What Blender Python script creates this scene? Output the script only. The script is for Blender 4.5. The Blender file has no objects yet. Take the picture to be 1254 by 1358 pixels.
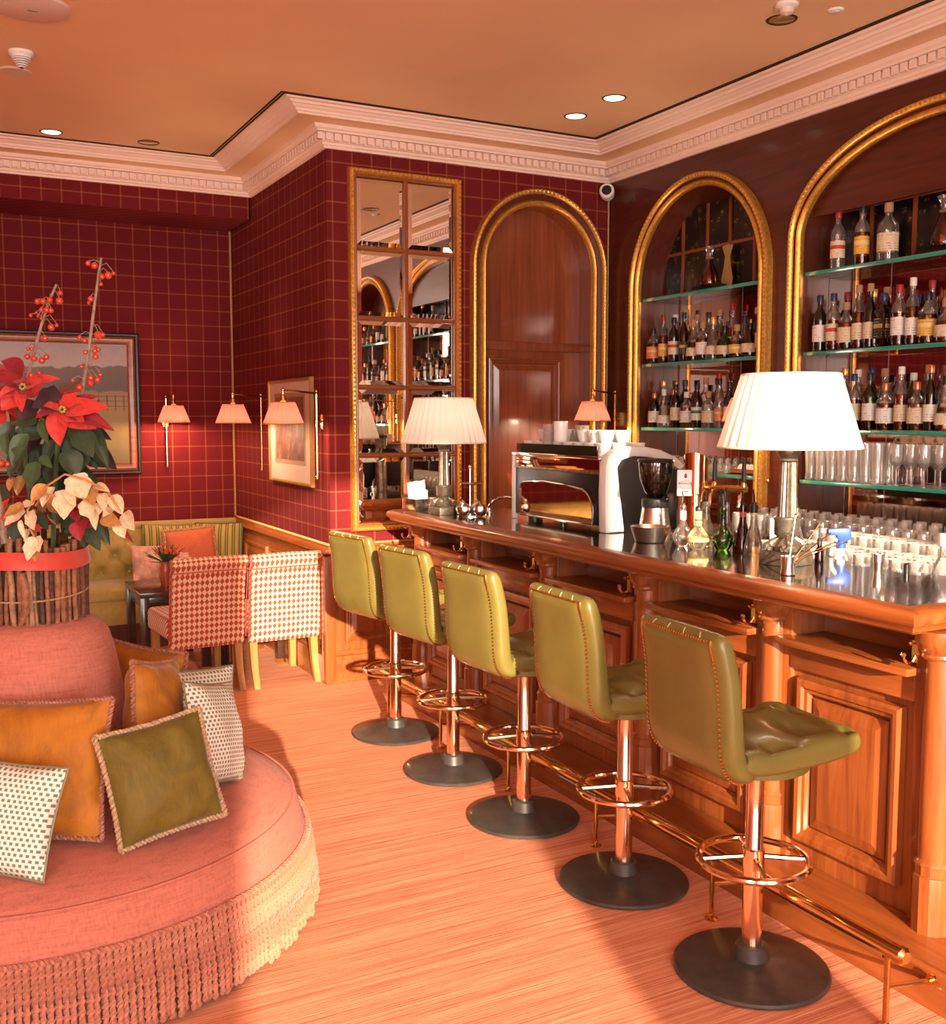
import bpy, bmesh, math, random
from mathutils import Vector, Matrix, Euler
scene = bpy.context.scene
col = scene.collection
PI = math.pi
R = math.radians
rnd = random.Random(7)

# ------------------------------------------------------------ camera
cd = bpy.data.cameras.new('camera'); cam = bpy.data.objects.new('camera', cd); col.objects.link(cam)
cam.location = (0, 0, 1.65); cam.rotation_euler = (R(90 - 5.145), 0, R(-27.76))
cd.sensor_fit = 'HORIZONTAL'; cd.sensor_width = 36; cd.lens = 1389 / 1254 * 36; cd.clip_start = .05
scene.camera = cam
# ------------------------------------------------------------ world, light, exposure
w = bpy.data.worlds.new('world'); scene.world = w; w.use_nodes = True
w.node_tree.nodes['Background'].inputs[0].default_value = (1, .93, .86, 1)
w.node_tree.nodes['Background'].inputs[1].default_value = .4
vs = scene.view_settings
vs.view_transform = 'Standard'; vs.look = 'None'; vs.exposure = 0.3; vs.gamma = 1; vs.use_curve_mapping = False

def light(name, kind, loc, energy, color=(1, 1, 1), target=None, **kw):
    d = bpy.data.lights.new(name, kind); d.energy = energy; d.color = color
    for k, v in kw.items(): setattr(d, k, v)
    o = bpy.data.objects.new(name, d); col.objects.link(o); o.location = loc
    if target is not None:
        o.rotation_euler = (Vector(target) - Vector(loc)).to_track_quat('-Z', 'Y').to_euler()
    return o

# low winter sun through the rear windows behind the camera, and the daylight of those windows
az, el = R(16), R(12.5)
sd = Vector((math.sin(az) * math.cos(el), math.cos(az) * math.cos(el), -math.sin(el)))
light('low_sun_offscreen', 'SUN', (-2.5, -9, 4), 12.0, (1, .80, .57), Vector((-2.5, -9, 4)) + sd, angle=R(.9))
for nm, x0, x1, en in (('window_rear_a_offscreen', -3.9, -2.4, 150), ('window_rear_b_offscreen', -.85, .34, 120), ('window_rear_c_offscreen', .93, 1.95, 105)):
    light(nm, 'AREA', ((x0 + x1) / 2, -2.7, 1.8), en, (1, .93, .86), ((x0 + x1) / 2, 4, 1.9), shape='RECTANGLE', size=x1 - x0, size_y=2.9)

# ------------------------------------------------------------ helpers
class G:
    def __init__(s): s.v = []; s.f = []; s.m = []
    def add(s, vs, fs, m=0):
        n = len(s.v); s.v += [tuple(p) for p in vs]
        for f in fs: s.f.append([i + n for i in f]); s.m.append(m)
        return s
    def box(s, x0, x1, y0, y1, z0, z1, m=0):
        vs = [(x, y, z) for x in (x0, x1) for y in (y0, y1) for z in (z0, z1)]
        return s.add(vs, [(0, 1, 3, 2), (4, 6, 7, 5), (0, 4, 5, 1), (2, 3, 7, 6), (0, 2, 6, 4), (1, 5, 7, 3)], m)
    def lathe(s, prof, n=24, c=(0, 0, 0), m=0, a0=0, a1=2 * PI, sx=1, sy=1, ph=0):
        full = abs(a1 - a0 - 2 * PI) < 1e-6; k = n if full else n + 1
        vs = []
        for r, z in prof:
            for i in range(k):
                a = a0 + (a1 - a0) * i / n + ph
                vs.append((c[0] + r * math.cos(a) * sx, c[1] + r * math.sin(a) * sy, c[2] + z))
        fs = []
        for j in range(len(prof) - 1):
            for i in range(n):
                i2 = (i + 1) % k if full else i + 1
                fs.append((j * k + i, j * k + i2, (j + 1) * k + i2, (j + 1) * k + i))
        if full:
            if prof[0][0] > 1e-5: fs.append(tuple(range(k))[::-1])
            if prof[-1][0] > 1e-5: fs.append(tuple((len(prof) - 1) * k + i for i in range(k)))
        return s.add(vs, fs, m)
    def tube(s, pts, r, n=8, closed=False, m=0, caps=True):
        pts = [Vector(p) for p in pts]; L = len(pts)
        rs = r if isinstance(r, (list, tuple)) else [r] * L
        t = []
        for i in range(L):
            if closed: d = pts[(i + 1) % L] - pts[i - 1]
            else: d = pts[min(i + 1, L - 1)] - pts[max(i - 1, 0)]
            t.append(d.normalized())
        up = Vector((0, 0, 1)) if abs(t[0].z) < .9 else Vector((1, 0, 0))
        u = t[0].cross(up).normalized(); vs = []
        for i in range(L):
            u = (u - t[i] * u.dot(t[i])).normalized(); v = t[i].cross(u)
            for k in range(n):
                a = 2 * PI * k / n
                vs.append(pts[i] + (u * math.cos(a) + v * math.sin(a)) * rs[i])
        fs = []
        for i in range(L if closed else L - 1):
            j = (i + 1) % L
            for k in range(n): fs.append((i * n + k, i * n + (k + 1) % n, j * n + (k + 1) % n, j * n + k))
        if not closed and caps:
            fs.append(tuple(range(n))[::-1]); fs.append(tuple((L - 1) * n + k for k in range(n)))
        return s.add(vs, fs, m)
    def ball(s, c, r, n=8, m=0, sz=1):
        k = max(3, n // 2)
        return s.lathe([(max(1e-6, r * math.sin(PI * i / k)), -r * sz * math.cos(PI * i / k)) for i in range(k + 1)], n, c, m)
    def grid(s, nu, nv, fn, m=0, wu=False, wv=False):
        vs = [fn(i / (nu if wu else nu), j / nv) for i in range(nu if wu else nu + 1) for j in range(nv if wv else nv + 1)]
        cu = nu if wu else nu + 1; cv = nv if wv else nv + 1
        fs = []
        for i in range(nu):
            for j in range(nv):
                i2 = (i + 1) % cu; j2 = (j + 1) % cv
                fs.append((i * cv + j, i2 * cv + j, i2 * cv + j2, i * cv + j2))
        return s.add(vs, fs, m)
    def prism(s, poly, d0, d1, fn, m=0):
        """polygon (a,b) list, extruded from d0 to d1; fn(a,b,d)->xyz"""
        n = len(poly)
        vs = [fn(a, b, d0) for a, b in poly] + [fn(a, b, d1) for a, b in poly]
        fs = [tuple(range(n))[::-1], tuple(range(n, 2 * n))] + [(i, (i + 1) % n, n + (i + 1) % n, n + i) for i in range(n)]
        return s.add(vs, fs, m)
    def strip(s, path, prof, fn, m=0, closed=False):
        """path: list of (p, nrm) 2-D tuples; prof: list of (w, h); fn(u, v, h)->xyz"""
        k = len(prof); vs = []
        for (p, nr) in path:
            for wv, h in prof: vs.append(fn(p[0] + nr[0] * wv, p[1] + nr[1] * wv, h))
        fs = []; L = len(path)
        for i in range(L if closed else L - 1):
            j = (i + 1) % L
            for q in range(k - 1): fs.append((i * k + q, j * k + q, j * k + q + 1, i * k + q + 1))
        return s.add(vs, fs, m)
    def mesh(s, name, smooth=True, ang=35, bevel=0, seg=2, merge=0):
        me = bpy.data.meshes.new(name); me.from_pydata(s.v, [], s.f)
        for p, mi in zip(me.polygons, s.m): p.material_index = mi
        bm = bmesh.new(); bm.from_mesh(me)
        if merge: bmesh.ops.remove_doubles(bm, verts=bm.verts, dist=merge)
        bmesh.ops.recalc_face_normals(bm, faces=bm.faces)
        if bevel:
            es = [e for e in bm.edges if len(e.link_faces) == 2 and e.calc_face_angle(0) > R(30)]
            bmesh.ops.bevel(bm, geom=es, offset=bevel, segments=seg, affect='EDGES', profile=.5, clamp_overlap=True)
        bm.to_mesh(me); bm.free()
        if smooth:
            me.shade_smooth(); me.set_sharp_from_angle(angle=R(ang))
        me.update()
        return me
    def obj(s, name, mat, parent=None, **kw):
        o = bpy.data.objects.new(name, s.mesh(name, **kw)); col.objects.link(o)
        for x in (mat if isinstance(mat, (list, tuple)) else [mat]): o.data.materials.append(x)
        if parent is not None: o.parent = parent
        return o

def tag(o, label=None, cat=None, group=None, kind=None):
    if label: o['label'] = label
    if cat: o['category'] = cat
    if group: o['group'] = group
    if kind: o['kind'] = kind
    return o
def struct(o): o['kind'] = 'structure'; return o
def thing(name, label, cat, loc=(0, 0, 0), rz=0, group=None, rot=None):
    o = bpy.data.objects.new(name, None); col.objects.link(o); o.empty_display_size = .05
    o.location = loc; o.rotation_euler = rot if rot is not None else (0, 0, rz)
    return tag(o, label, cat, group)
def inst(name, me, mats, parent=None, loc=(0, 0, 0), rot=(0, 0, 0), scale=(1, 1, 1)):
    o = bpy.data.objects.new(name, me); col.objects.link(o)
    o.location = loc; o.rotation_euler = rot; o.scale = scale
    if parent is not None: o.parent = parent
    if mats is not None:
        mats = mats if isinstance(mats, (list, tuple)) else [mats]
        while len(me.materials) < len(mats): me.materials.append(None)
        for i, x in enumerate(mats):
            o.material_slots[i].link = 'OBJECT'; o.material_slots[i].material = x
    return o
def copy_tree(o, parent=None):
    c = o.copy(); col.objects.link(c); c.parent = parent
    for ch in [x for x in bpy.data.objects if x.parent == o]: copy_tree(ch, c)
    return c
def arc(n, a0, a1, r, c=(0, 0), ry=None):
    ry = r if ry is None else ry
    return [(c[0] + r * math.cos(a0 + (a1 - a0) * i / n), c[1] + ry * math.sin(a0 + (a1 - a0) * i / n)) for i in range(n + 1)]

# ------------------------------------------------------------ materials
def newmat(name):
    m = bpy.data.materials.new(name); m.use_nodes = True
    nt = m.node_tree; b = nt.nodes['Principled BSDF']
    return m, nt, b
def coords(nt, scale=(1, 1, 1), kind='Object'):
    t = nt.nodes.new('ShaderNodeTexCoord'); mp = nt.nodes.new('ShaderNodeMapping')
    mp.inputs['Scale'].default_value = scale; nt.links.new(t.outputs[kind], mp.inputs['Vector'])
    return mp.outputs[0]
def ramp(nt, fac, stops):
    r = nt.nodes.new('ShaderNodeValToRGB'); nt.links.new(fac, r.inputs[0])
    e = r.color_ramp.elements
    while len(e) < len(stops): e.new(.5)
    for i, (p, c) in enumerate(stops): e[i].position = p; e[i].color = (*c, 1)
    return r.outputs[0]
def noise(nt, vec, scale, detail=4, rough=.55, dist=0):
    n = nt.nodes.new('ShaderNodeTexNoise'); n.inputs['Scale'].default_value = scale
    n.inputs['Detail'].default_value = detail; n.inputs['Roughness'].default_value = rough; n.inputs['Distortion'].default_value = dist
    nt.links.new(vec, n.inputs['Vector']); return n.outputs[0]
def bumpit(nt, b, fac, strength, dist=.01):
    u = nt.nodes.new('ShaderNodeBump'); u.inputs['Strength'].default_value = strength; u.inputs['Distance'].default_value = dist
    nt.links.new(fac, u.inputs['Height']); nt.links.new(u.outputs[0], b.inputs['Normal'])
def setp(b, base, rough, metal=0, spec=None, trans=0, ior=None, coat=0, sheen=0, alpha=None):
    if base is not None: b.inputs['Base Color'].default_value = (*base, 1)
    b.inputs['Roughness'].default_value = rough; b.inputs['Metallic'].default_value = metal
    if spec is not None: b.inputs['Specular IOR Level'].default_value = spec
    b.inputs['Transmission Weight'].default_value = trans
    if ior: b.inputs['IOR'].default_value = ior
    b.inputs['Coat Weight'].default_value = coat; b.inputs['Coat Roughness'].default_value = .12
    b.inputs['Sheen Weight'].default_value = sheen
    if alpha is not None: b.inputs['Alpha'].default_value = alpha
def plain(name, base, rough=.5, metal=0, var=0, vscale=30, bump=0, bscale=200, **kw):
    m, nt, b = newmat(name); setp(b, base, rough, metal, **kw)
    if var or bump:
        vec = coords(nt)
        if var:
            f = noise(nt, vec, vscale)
            lo = tuple(c * (1 - var) for c in base); hi = tuple(min(1, c * (1 + var)) for c in base)
            nt.links.new(ramp(nt, f, [(.3, lo), (.7, hi)]), b.inputs['Base Color'])
        if bump: bumpit(nt, b, noise(nt, vec, bscale, 2), bump)
    return m
def wood(name, c1, c2, axis='z', rough=.32, coat=.35, sc=1.0):
    m, nt, b = newmat(name); setp(b, c1, rough, coat=coat)
    s = {'x': (.9, 14, 14), 'y': (14, .9, 14), 'z': (14, 14, .9)}[axis]
    vec = coords(nt, tuple(v * sc for v in s))
    f = noise(nt, vec, 1.6, 6, .6, 1.2)
    nt.links.new(ramp(nt, f, [(.25, c2), (.5, tuple((a + q) / 2 for a, q in zip(c1, c2))), (.75, c1)]), b.inputs['Base Color'])
    bumpit(nt, b, f, .06, .01)
    return m
def emit(name, c, s):
    m, nt, b = newmat(name); setp(b, (0, 0, 0), .5); b.inputs['Emission Color'].default_value = (*c, 1); b.inputs['Emission Strength'].default_value = s
    return m
def math_(nt, op, a, bb=None, c=None):
    n = nt.nodes.new('ShaderNodeMath'); n.operation = op
    for i, x in enumerate((a, bb, c)):
        if x is None: continue
        if isinstance(x, (int, float)): n.inputs[i].default_value = x
        else: nt.links.new(x, n.inputs[i])
    return n.outputs[0]
def mixc(nt, fac, a, bb):
    n = nt.nodes.new('ShaderNodeMix'); n.data_type = 'RGBA'
    if isinstance(fac, (int, float)): n.inputs[0].default_value = fac
    else: nt.links.new(fac, n.inputs[0])
    for i, x in ((6, a), (7, bb)):
        if isinstance(x, tuple): n.inputs[i].default_value = (*x, 1)
        else: nt.links.new(x, n.inputs[i])
    return n.outputs[2]

def plaid():
    m, nt, b = newmat('plaid_wall_fabric'); setp(b, None, .9, spec=.2)
    g = nt.nodes.new('ShaderNodeNewGeometry'); sp = nt.nodes.new('ShaderNodeSeparateXYZ'); nt.links.new(g.outputs['Position'], sp.inputs[0])
    u = math_(nt, 'ADD', sp.outputs[0], sp.outputs[1])
    def line(c, per, off, wd):
        q = math_(nt, 'ADD', math_(nt, 'DIVIDE', c, per), off)
        fr = math_(nt, 'ABSOLUTE', math_(nt, 'SUBTRACT', math_(nt, 'FRACT', q), .5))
        s = nt.nodes.new('ShaderNodeMapRange'); s.interpolation_type = 'SMOOTHSTEP'
        nt.links.new(fr, s.inputs[0]); s.inputs[1].default_value = wd * 1.9; s.inputs[2].default_value = wd * .5
        return s.outputs[0]
    lv = line(u, .128, .12, .028); lh = line(sp.outputs[2], .117, .3, .03)
    f = math_(nt, 'MULTIPLY', math_(nt, 'MAXIMUM', lv, lh), .5)
    both = math_(nt, 'MINIMUM', 1.0, math_(nt, 'ADD', f, math_(nt, 'MULTIPLY', lv, lh)))
    vec = coords(nt, (60, 60, 60)); nz = noise(nt, vec, 4, 3)
    basec = ramp(nt, nz, [(.3, (.115, .008, .010)), (.7, (.17, .013, .016))])
    nt.links.new(mixc(nt, both, basec, (.36, .11, .04)), b.inputs['Base Color'])
    bumpit(nt, b, nz, .12, .005)
    return m
def carpet():
    m, nt, b = newmat('ribbed_carpet'); setp(b, None, .9, spec=.1)
    vec = coords(nt, (1.1, 55, 1)); f1 = noise(nt, vec, 1.0, 5, .6)
    v2 = coords(nt, (3, 210, 1)); f2 = noise(nt, v2, 1.0, 3, .6)
    v3 = coords(nt, (1, 1, 1)); f3 = noise(nt, v3, 420, 2)
    f = math_(nt, 'ADD', math_(nt, 'MULTIPLY', f1, .45), math_(nt, 'MULTIPLY', f2, .55))
    c = ramp(nt, f, [(.34, (.42, .10, .062)), (.47, (.64, .23, .125)), (.60, (.78, .38, .225))])
    nt.links.new(c, b.inputs['Base Color'])
    bumpit(nt, b, math_(nt, 'ADD', f2, math_(nt, 'MULTIPLY', f3, .5)), .45, .006)
    return m
def shade_mat(name, c, tr):
    m = bpy.data.materials.new(name); m.use_nodes = True; nt = m.node_tree; nt.nodes.clear()
    o = nt.nodes.new('ShaderNodeOutputMaterial'); d = nt.nodes.new('ShaderNodeBsdfDiffuse'); t = nt.nodes.new('ShaderNodeBsdfTranslucent'); x = nt.nodes.new('ShaderNodeMixShader')
    d.inputs[0].default_value = (*c, 1); t.inputs[0].default_value = (*c, 1); x.inputs[0].default_value = tr
    nt.links.new(d.outputs[0], x.inputs[1]); nt.links.new(t.outputs[0], x.inputs[2]); nt.links.new(x.outputs[0], o.inputs[0])
    return m
def glassy(name, c, rough=.02, ior=1.45, thin=.0, haze=0):
    """tinted glass: refraction mixed with plain transparency so that light still comes through"""
    m = bpy.data.materials.new(name); m.use_nodes = True; nt = m.node_tree; nt.nodes.clear()
    o = nt.nodes.new('ShaderNodeOutputMaterial'); gl = nt.nodes.new('ShaderNodeBsdfGlossy'); t = nt.nodes.new('ShaderNodeBsdfTransparent'); x = nt.nodes.new('ShaderNodeMixShader')
    fr = nt.nodes.new('ShaderNodeFresnel'); fr.inputs[0].default_value = ior
    gl.inputs[0].default_value = (1, 1, 1, 1); gl.inputs[1].default_value = rough; t.inputs[0].default_value = (*c, 1)
    f = math_(nt, 'ADD', fr.outputs[0], thin)
    nt.links.new(f, x.inputs[0]); nt.links.new(t.outputs[0], x.inputs[1]); nt.links.new(gl.outputs[0], x.inputs[2])
    last = x.outputs[0]
    if haze:
        d = nt.nodes.new('ShaderNodeBsdfDiffuse'); d.inputs[0].default_value = (.95, .9, .85, 1); y = nt.nodes.new('ShaderNodeMixShader'); y.inputs[0].default_value = haze  # white film mixed in, also standing in for scattered highlights
        nt.links.new(last, y.inputs[1]); nt.links.new(d.outputs[0], y.inputs[2]); last = y.outputs[0]
    nt.links.new(last, o.inputs[0])
    return m

PLAID = plaid(); CARPET = carpet()
CEIL = plain('ceiling_paint', (.80, .53, .32), .7, var=.03, vscale=2)
CORN = plain('cornice_plaster', (.86, .66, .56), .6)
DARK = plain('black_gap', (.012, .008, .007), .8)
OAK_Z = wood('bar_oak_upright', (.39, .105, .023), (.175, .036, .009), 'z')
OAK_Y = wood('bar_oak_long', (.39, .105, .023), (.175, .036, .009), 'y')
OAK_X = wood('oak_across', (.39, .105, .023), (.175, .036, .009), 'x')
MAH_Z = wood('mahogany_upright', (.14, .030, .012), (.06, .011, .006), 'z', .35)
MAH_Y = wood('mahogany_long', (.11, .018, .009), (.042, .006, .004), 'y', .35)
DOORW = wood('door_mahogany', (.31, .080, .030), (.15, .034, .014), 'z', .28, .5)
GOLD = plain('gilded_frame', (.72, .40, .085), .36, .75, var=.25, vscale=60)
GOLDP = plain('gilded_relief', (.88, .58, .18), .3, .75)
BRASS = plain('polished_brass', (.80, .52, .20), .16, 1)
COPPER = plain('rose_brass_pole', (.86, .62, .44), .13, 1)
CHROME = plain('chrome', (.82, .80, .78), .08, 1)
SILVER = plain('silver', (.78, .72, .66), .18, 1)
PEWTER = plain('aged_silver', (.24, .20, .155), .42, .8, var=.35, vscale=40)
MIRROR = plain('mirror_glass', (.86, .80, .74), .015, 1)
BLACK = plain('black_plastic', (.012, .011, .012), .35)
WHITE = plain('white_plastic', (.80, .78, .75), .35)
PORC = plain('white_porcelain', (.86, .85, .83), .15, coat=.5)
GLASS = glassy('clear_glass', (.97, .97, .96), .02, 1.45, .04, .04)
GLASS2 = glassy('thin_clear_glass', (.985, .98, .975), .02, 1.45, .05, .13)  # haze share paints brightness into the drinking glasses
SHELF = glassy('shelf_glass', (.86, .93, .90), .02, 1.45)
SHELFE = plain('green_glass_edge', (.03, .34, .26), .08, spec=.9, coat=1)
SHADEW = shade_mat('cream_pleated_shade', (.93, .87, .80), .42)
SHADEP = shade_mat('pink_pleated_shade', (.82, .22, .17), .06)
# ============================================================ THE SETTING
ZC = 3.43
struct(G().box(-4.1, 4.7, -2.8, 8.6, -.12, 0).obj('floor', CARPET, smooth=False))
struct(G().box(-4.1, 4.7, -2.8, 8.6, ZC, ZC + .12).obj('ceiling', CEIL, smooth=False))
struct(G().box(-4.1, 2.4, 8.3, 8.5, 0, ZC).obj('wall_back', PLAID, smooth=False))
struct(G().box(-4.1, 2.2, 7.71, 8.3, 3.1, ZC).obj('trim_1', PLAID, smooth=False))       # plaid beam above the alcove
struct(G().box(2.22, 2.42, 6.112, 8.3, 0, ZC).obj('wall_alcove', PLAID, smooth=False))

def arch_path(c, a, b, spring, zbot, n=28):
    pts = [(c - a, zbot), (c - a, (zbot + spring) / 2)]
    pts += [(c - a * math.cos(PI * i / n), spring + b * math.sin(PI * i / n)) for i in range(n + 1)]
    pts += [(c + a, (zbot + spring) / 2), (c + a, zbot)]
    out = []
    for i, p in enumerate(pts):
        q0 = pts[max(0, i - 1)]; q1 = pts[min(len(pts) - 1, i + 1)]
        if i < 3: d = (0, 1)
        elif i >= len(pts) - 3: d = (0, -1)
        else: d = (q1[0] - q0[0], q1[1] - q0[1])
        L = math.hypot(*d); out.append((p, (-d[1] / L, d[0] / L)))
    return out
def arch_wall(g, u0, u1, z0, z1, holes, fn):
    cur = u0
    def q(a, b, c, d): g.add([fn(*a), fn(*b), fn(*c), fn(*d)], [(0, 1, 2, 3)])
    for (c, a, b, spring, zb) in sorted(holes):
        q((cur, z0), (c - a, z0), (c - a, z1), (cur, z1))
        if zb > z0: q((c - a, z0), (c + a, z0), (c + a, zb), (c - a, zb))
        P = [p for p, _ in arch_path(c, a, b, spring, zb)]
        P = [p for p in P if p[1] >= spring - 1e-6]
        for i in range(len(P) - 1): q(P[i], P[i + 1], (P[i + 1][0], z1), (P[i][0], z1))
        cur = c + a
    q((cur, z0), (u1, z0), (u1, z1), (cur, z1))

DOOR = (3.718, .42, .42, 2.636, 0)
A1 = (5.165, .57, .57, 2.49, .937); A2 = (3.44, .845, .456, 2.61, .937); A3 = (1.715, .57, .57, 2.49, .937)
YM, XW = 6.11, 4.28
g = G(); arch_wall(g, 2.22, XW + .02, 0, ZC, [DOOR], lambda u, z: (u, YM, z)); struct(g.obj('wall_middle', PLAID, smooth=False))
g = G(); g.strip(arch_path(*DOOR), [(0, 0), (0, .16)], lambda u, z, h: (u, YM + h, z)); struct(g.obj('door_1_reveal', DOORW)).name = 'trim_2'
g = G(); arch_wall(g, -2.8, YM + .2, 0, ZC, [A1, A2, A3], lambda u, z: (XW, u, z)); WR = struct(g.obj('wall_right', MAH_Y, smooth=False))
ND = .21
for i, a in enumerate((A1, A2, A3)):
    g = G(); g.strip(arch_path(*a), [(0, 0), (0, ND)], lambda u, z, h: (XW + h, u, z))
    g.add([(XW, a[0] - a[1], a[4]), (XW, a[0] + a[1], a[4]), (XW + ND, a[0] + a[1], a[4]), (XW + ND, a[0] - a[1], a[4])], [(0, 1, 2, 3)])
    o = struct(g.obj('trim_%d' % (3 + i), MAH_Z))
# unseen room shell around the camera, front piers and openings shaped to mask the sun
WALLP = plain('far_wall_paint', (.46, .17, .12), .7)
g = G()
for x0, x1 in ((-4.1, -3.9), (-2.4, -.85), (.34, .93), (1.95, 4.7)): g.box(x0, x1, -2.8, -2.6, 0, ZC)
g.box(-3.9, 1.95, -2.8, -2.6, 3.3, ZC); g.box(-3.9, 1.95, -2.8, -2.6, 0, .3)
struct(g.obj('wall_front_unseen', WALLP, smooth=False))
struct(G().box(-4.1, -3.95, -2.8, 8.5, 0, ZC).obj('wall_left', WALLP, smooth=False))

# ---- cornice
CP = [(-4.1, 7.71), (2.22, 7.71), (2.22, 6.11), (4.28, 6.11), (4.28, -2.6)]
def mitre(path):
    out = []
    for i, p in enumerate(path):
        ds = []
        if i > 0: ds.append(Vector((p[0] - path[i - 1][0], p[1] - path[i - 1][1])).normalized())
        if i < len(path) - 1: ds.append(Vector((path[i + 1][0] - p[0], path[i + 1][1] - p[1])).normalized())
        ns = [Vector((d.y, -d.x)) for d in ds]
        n = sum(ns, Vector((0, 0))); n = n / n.length
        out.append((p, tuple(n / max(.2, n.dot(ns[0])))))
    return out
MP = mitre(CP)
low = [(0, 3.255), (.018, 3.255), (.02, 3.268), (.03, 3.272), (.034, 3.285), (.048, 3.289), (.048, 3.333), (.078, 3.336), (.082, 3.345), (.098, 3.352), (.104, 3.366), (.104, 3.372)]
sof = [(.104, 3.372), (.245, 3.376)]
upp = [(.245, 3.376), (.245, 3.366), (.256, 3.366), (.262, 3.377), (.272, 3.378), (.278, 3.390), (.296, 3.396), (.306, 3.405), (.318, 3.407), (.326, 3.418), (.348, 3.421), (.354, 3.43)]
fnc = lambda u, v, h: (u, v, h)
cornice = struct(G().strip(MP, low, fnc).obj('trim_6', CORN, ang=25))
struct(G().strip(MP, sof, fnc).obj('trim_7', CEIL, ang=25))
struct(G().strip(MP, upp, fnc).obj('trim_8', CORN, ang=25))
for w0 in (.366, .384):
    g = G(); g.strip(MP, [(w0, ZC), (w0, ZC - .003), (w0 + .011, ZC - .003), (w0 + .011, ZC)], fnc); g.obj('vent_slot', DARK, cornice, smooth=False)
dent = G().box(-.017, .017, -.016, .016, -.02, .02).mesh('dentil', smooth=False)
dent.materials.append(CORN)
def dentils(p0, p1, off, step=.052):
    d = Vector(p1) - Vector(p0); L = d.length; d.normalize(); n = int(L / step)
    for i in range(n + 1):
        q = Vector(p0) + d * (i * L / n); o = bpy.data.objects.new('dentil', dent); col.objects.link(o); o.parent = cornice
        o.location = (q.x, q.y, 3.311); o.rotation_euler = (0, 0, math.atan2(d.y, d.x))
k = .058
dentils((.2, 7.71 - k), (2.22 - k, 7.71 - k), k); dentils((2.22 - k, 7.71 - k), (2.22 - k, 6.11 - k), k)
dentils((2.22 - k, 6.11 - k), (4.28 - k, 6.11 - k), k); dentils((4.28 - k, 6.11 - k), (4.28 - k, 1.0), k)

# ---- wainscot on the alcove wall and the pier, with gimp along its top
GIMP = plain('gold_gimp', (.62, .38, .12), .6, bump=.6, bscale=300)
WP = mitre([(2.22, 8.28), (2.22, 6.11), (3.05, 6.11)])
rail_p = [(0, .86), (.022, .86), (.026, .85), (.05, .842), (.056, .832), (.056, .815), (.04, .806), (.03, .785), (.022, .775), (.02, .76)]
base_p = [(.022, .20), (.03, .195), (.038, .175), (.052, .168), (.056, .15), (.056, .0)]
struct(G().strip(WP, rail_p, fnc).obj('trim_9', OAK_Y)); struct(G().strip(WP, [(.02, .77), (.02, .19)], fnc).obj('trim_10', OAK_Z, smooth=False))
struct(G().strip(WP, base_p, fnc).obj('baseboard_alcove', OAK_Y))
def panel_frame(g, u0, u1, z0, z1, prof, fn):
    pts = [(u0, z0), (u1, z0), (u1, z1), (u0, z1)]; ns = [(1, 1), (-1, 1), (-1, -1), (1, -1)]
    g.strip(list(zip(pts, ns)), prof, fn, closed=True)
bol = [(0, 0), (.004, .016), (.014, .02), (.024, .012), (.03, .014), (.036, .004), (.04, .0)]
fld = [(.05, 0), (.085, .012), (.085, .012)]
struct(G().box(2.155, 2.225, 6.045, 6.115, .02, .80).obj('trim_11', OAK_Z, bevel=.004))
def wpanel(name, u0, u1, fn):
    g = G(); panel_frame(g, u0, u1, .25, .72, bol, fn); panel_frame(g, u0 + .045, u1 - .045, .295, .675, [(0, .001), (.03, .012)], fn)
    g.add([fn(u0 + .075, .325, .012), fn(u1 - .075, .325, .012), fn(u1 - .075, .645, .012), fn(u0 + .075, .645, .012)], [(0, 1, 2, 3)])
    struct(g.obj(name, OAK_Z, smooth=False))
wpanel('trim_12', 2.30, 2.62, lambda u, z, h: (u, 6.09 - h, z)); wpanel('trim_13', 2.68, 3.0, lambda u, z, h: (u, 6.09 - h, z))
for i, (a, b) in enumerate(((6.2, 6.65), (6.72, 7.3), (7.37, 7.95))): wpanel('trim_%d' % (14 + i), a, b, lambda u, z, h: (2.20 - h, u, z))
def rope(g, pts, r, turns, n=2, seg=None):
    """twisted cord along a polyline"""
    P = [Vector(p) for p in pts]; L = [0]
    for i in range(1, len(P)): L.append(L[-1] + (P[i] - P[i - 1]).length)
    m = seg or max(8, int(turns * 6))
    for s in range(n):
        out = []
        for i in range(m + 1):
            d = L[-1] * i / m; j = 1
            while j < len(P) - 1 and L[j] < d: j += 1
            t = (P[j] - P[j - 1]); q = P[j - 1] + t * ((d - L[j - 1]) / max(1e-9, L[j] - L[j - 1])); t.normalize()
            a = t.cross(Vector((0, 0, 1)) if abs(t.z) < .9 else Vector((1, 0, 0))).normalized(); b = t.cross(a)
            an = 2 * PI * (turns * i / m + s / n); out.append(q + (a * math.cos(an) + b * math.sin(an)) * r * .55)
        g.tube(out, r * .62, 4, caps=False)
g = G(); rope(g, [(2.212, 8.25, .867), (2.205, 6.10, .867), (3.0, 6.098, .867)], .007, 120); struct(g.obj('trim_17', GIMP))
g = G(); rope(g, [(2.212, 8.292, .87), (2.212, 8.292, 3.1)], .008, 90); struct(g.obj('trim_18', GIMP))
g = G(); rope(g, [(4.268, 6.10, .87), (4.268, 6.10, 3.25)], .006, 90); struct(g.obj('trim_19', GIMP))

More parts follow.
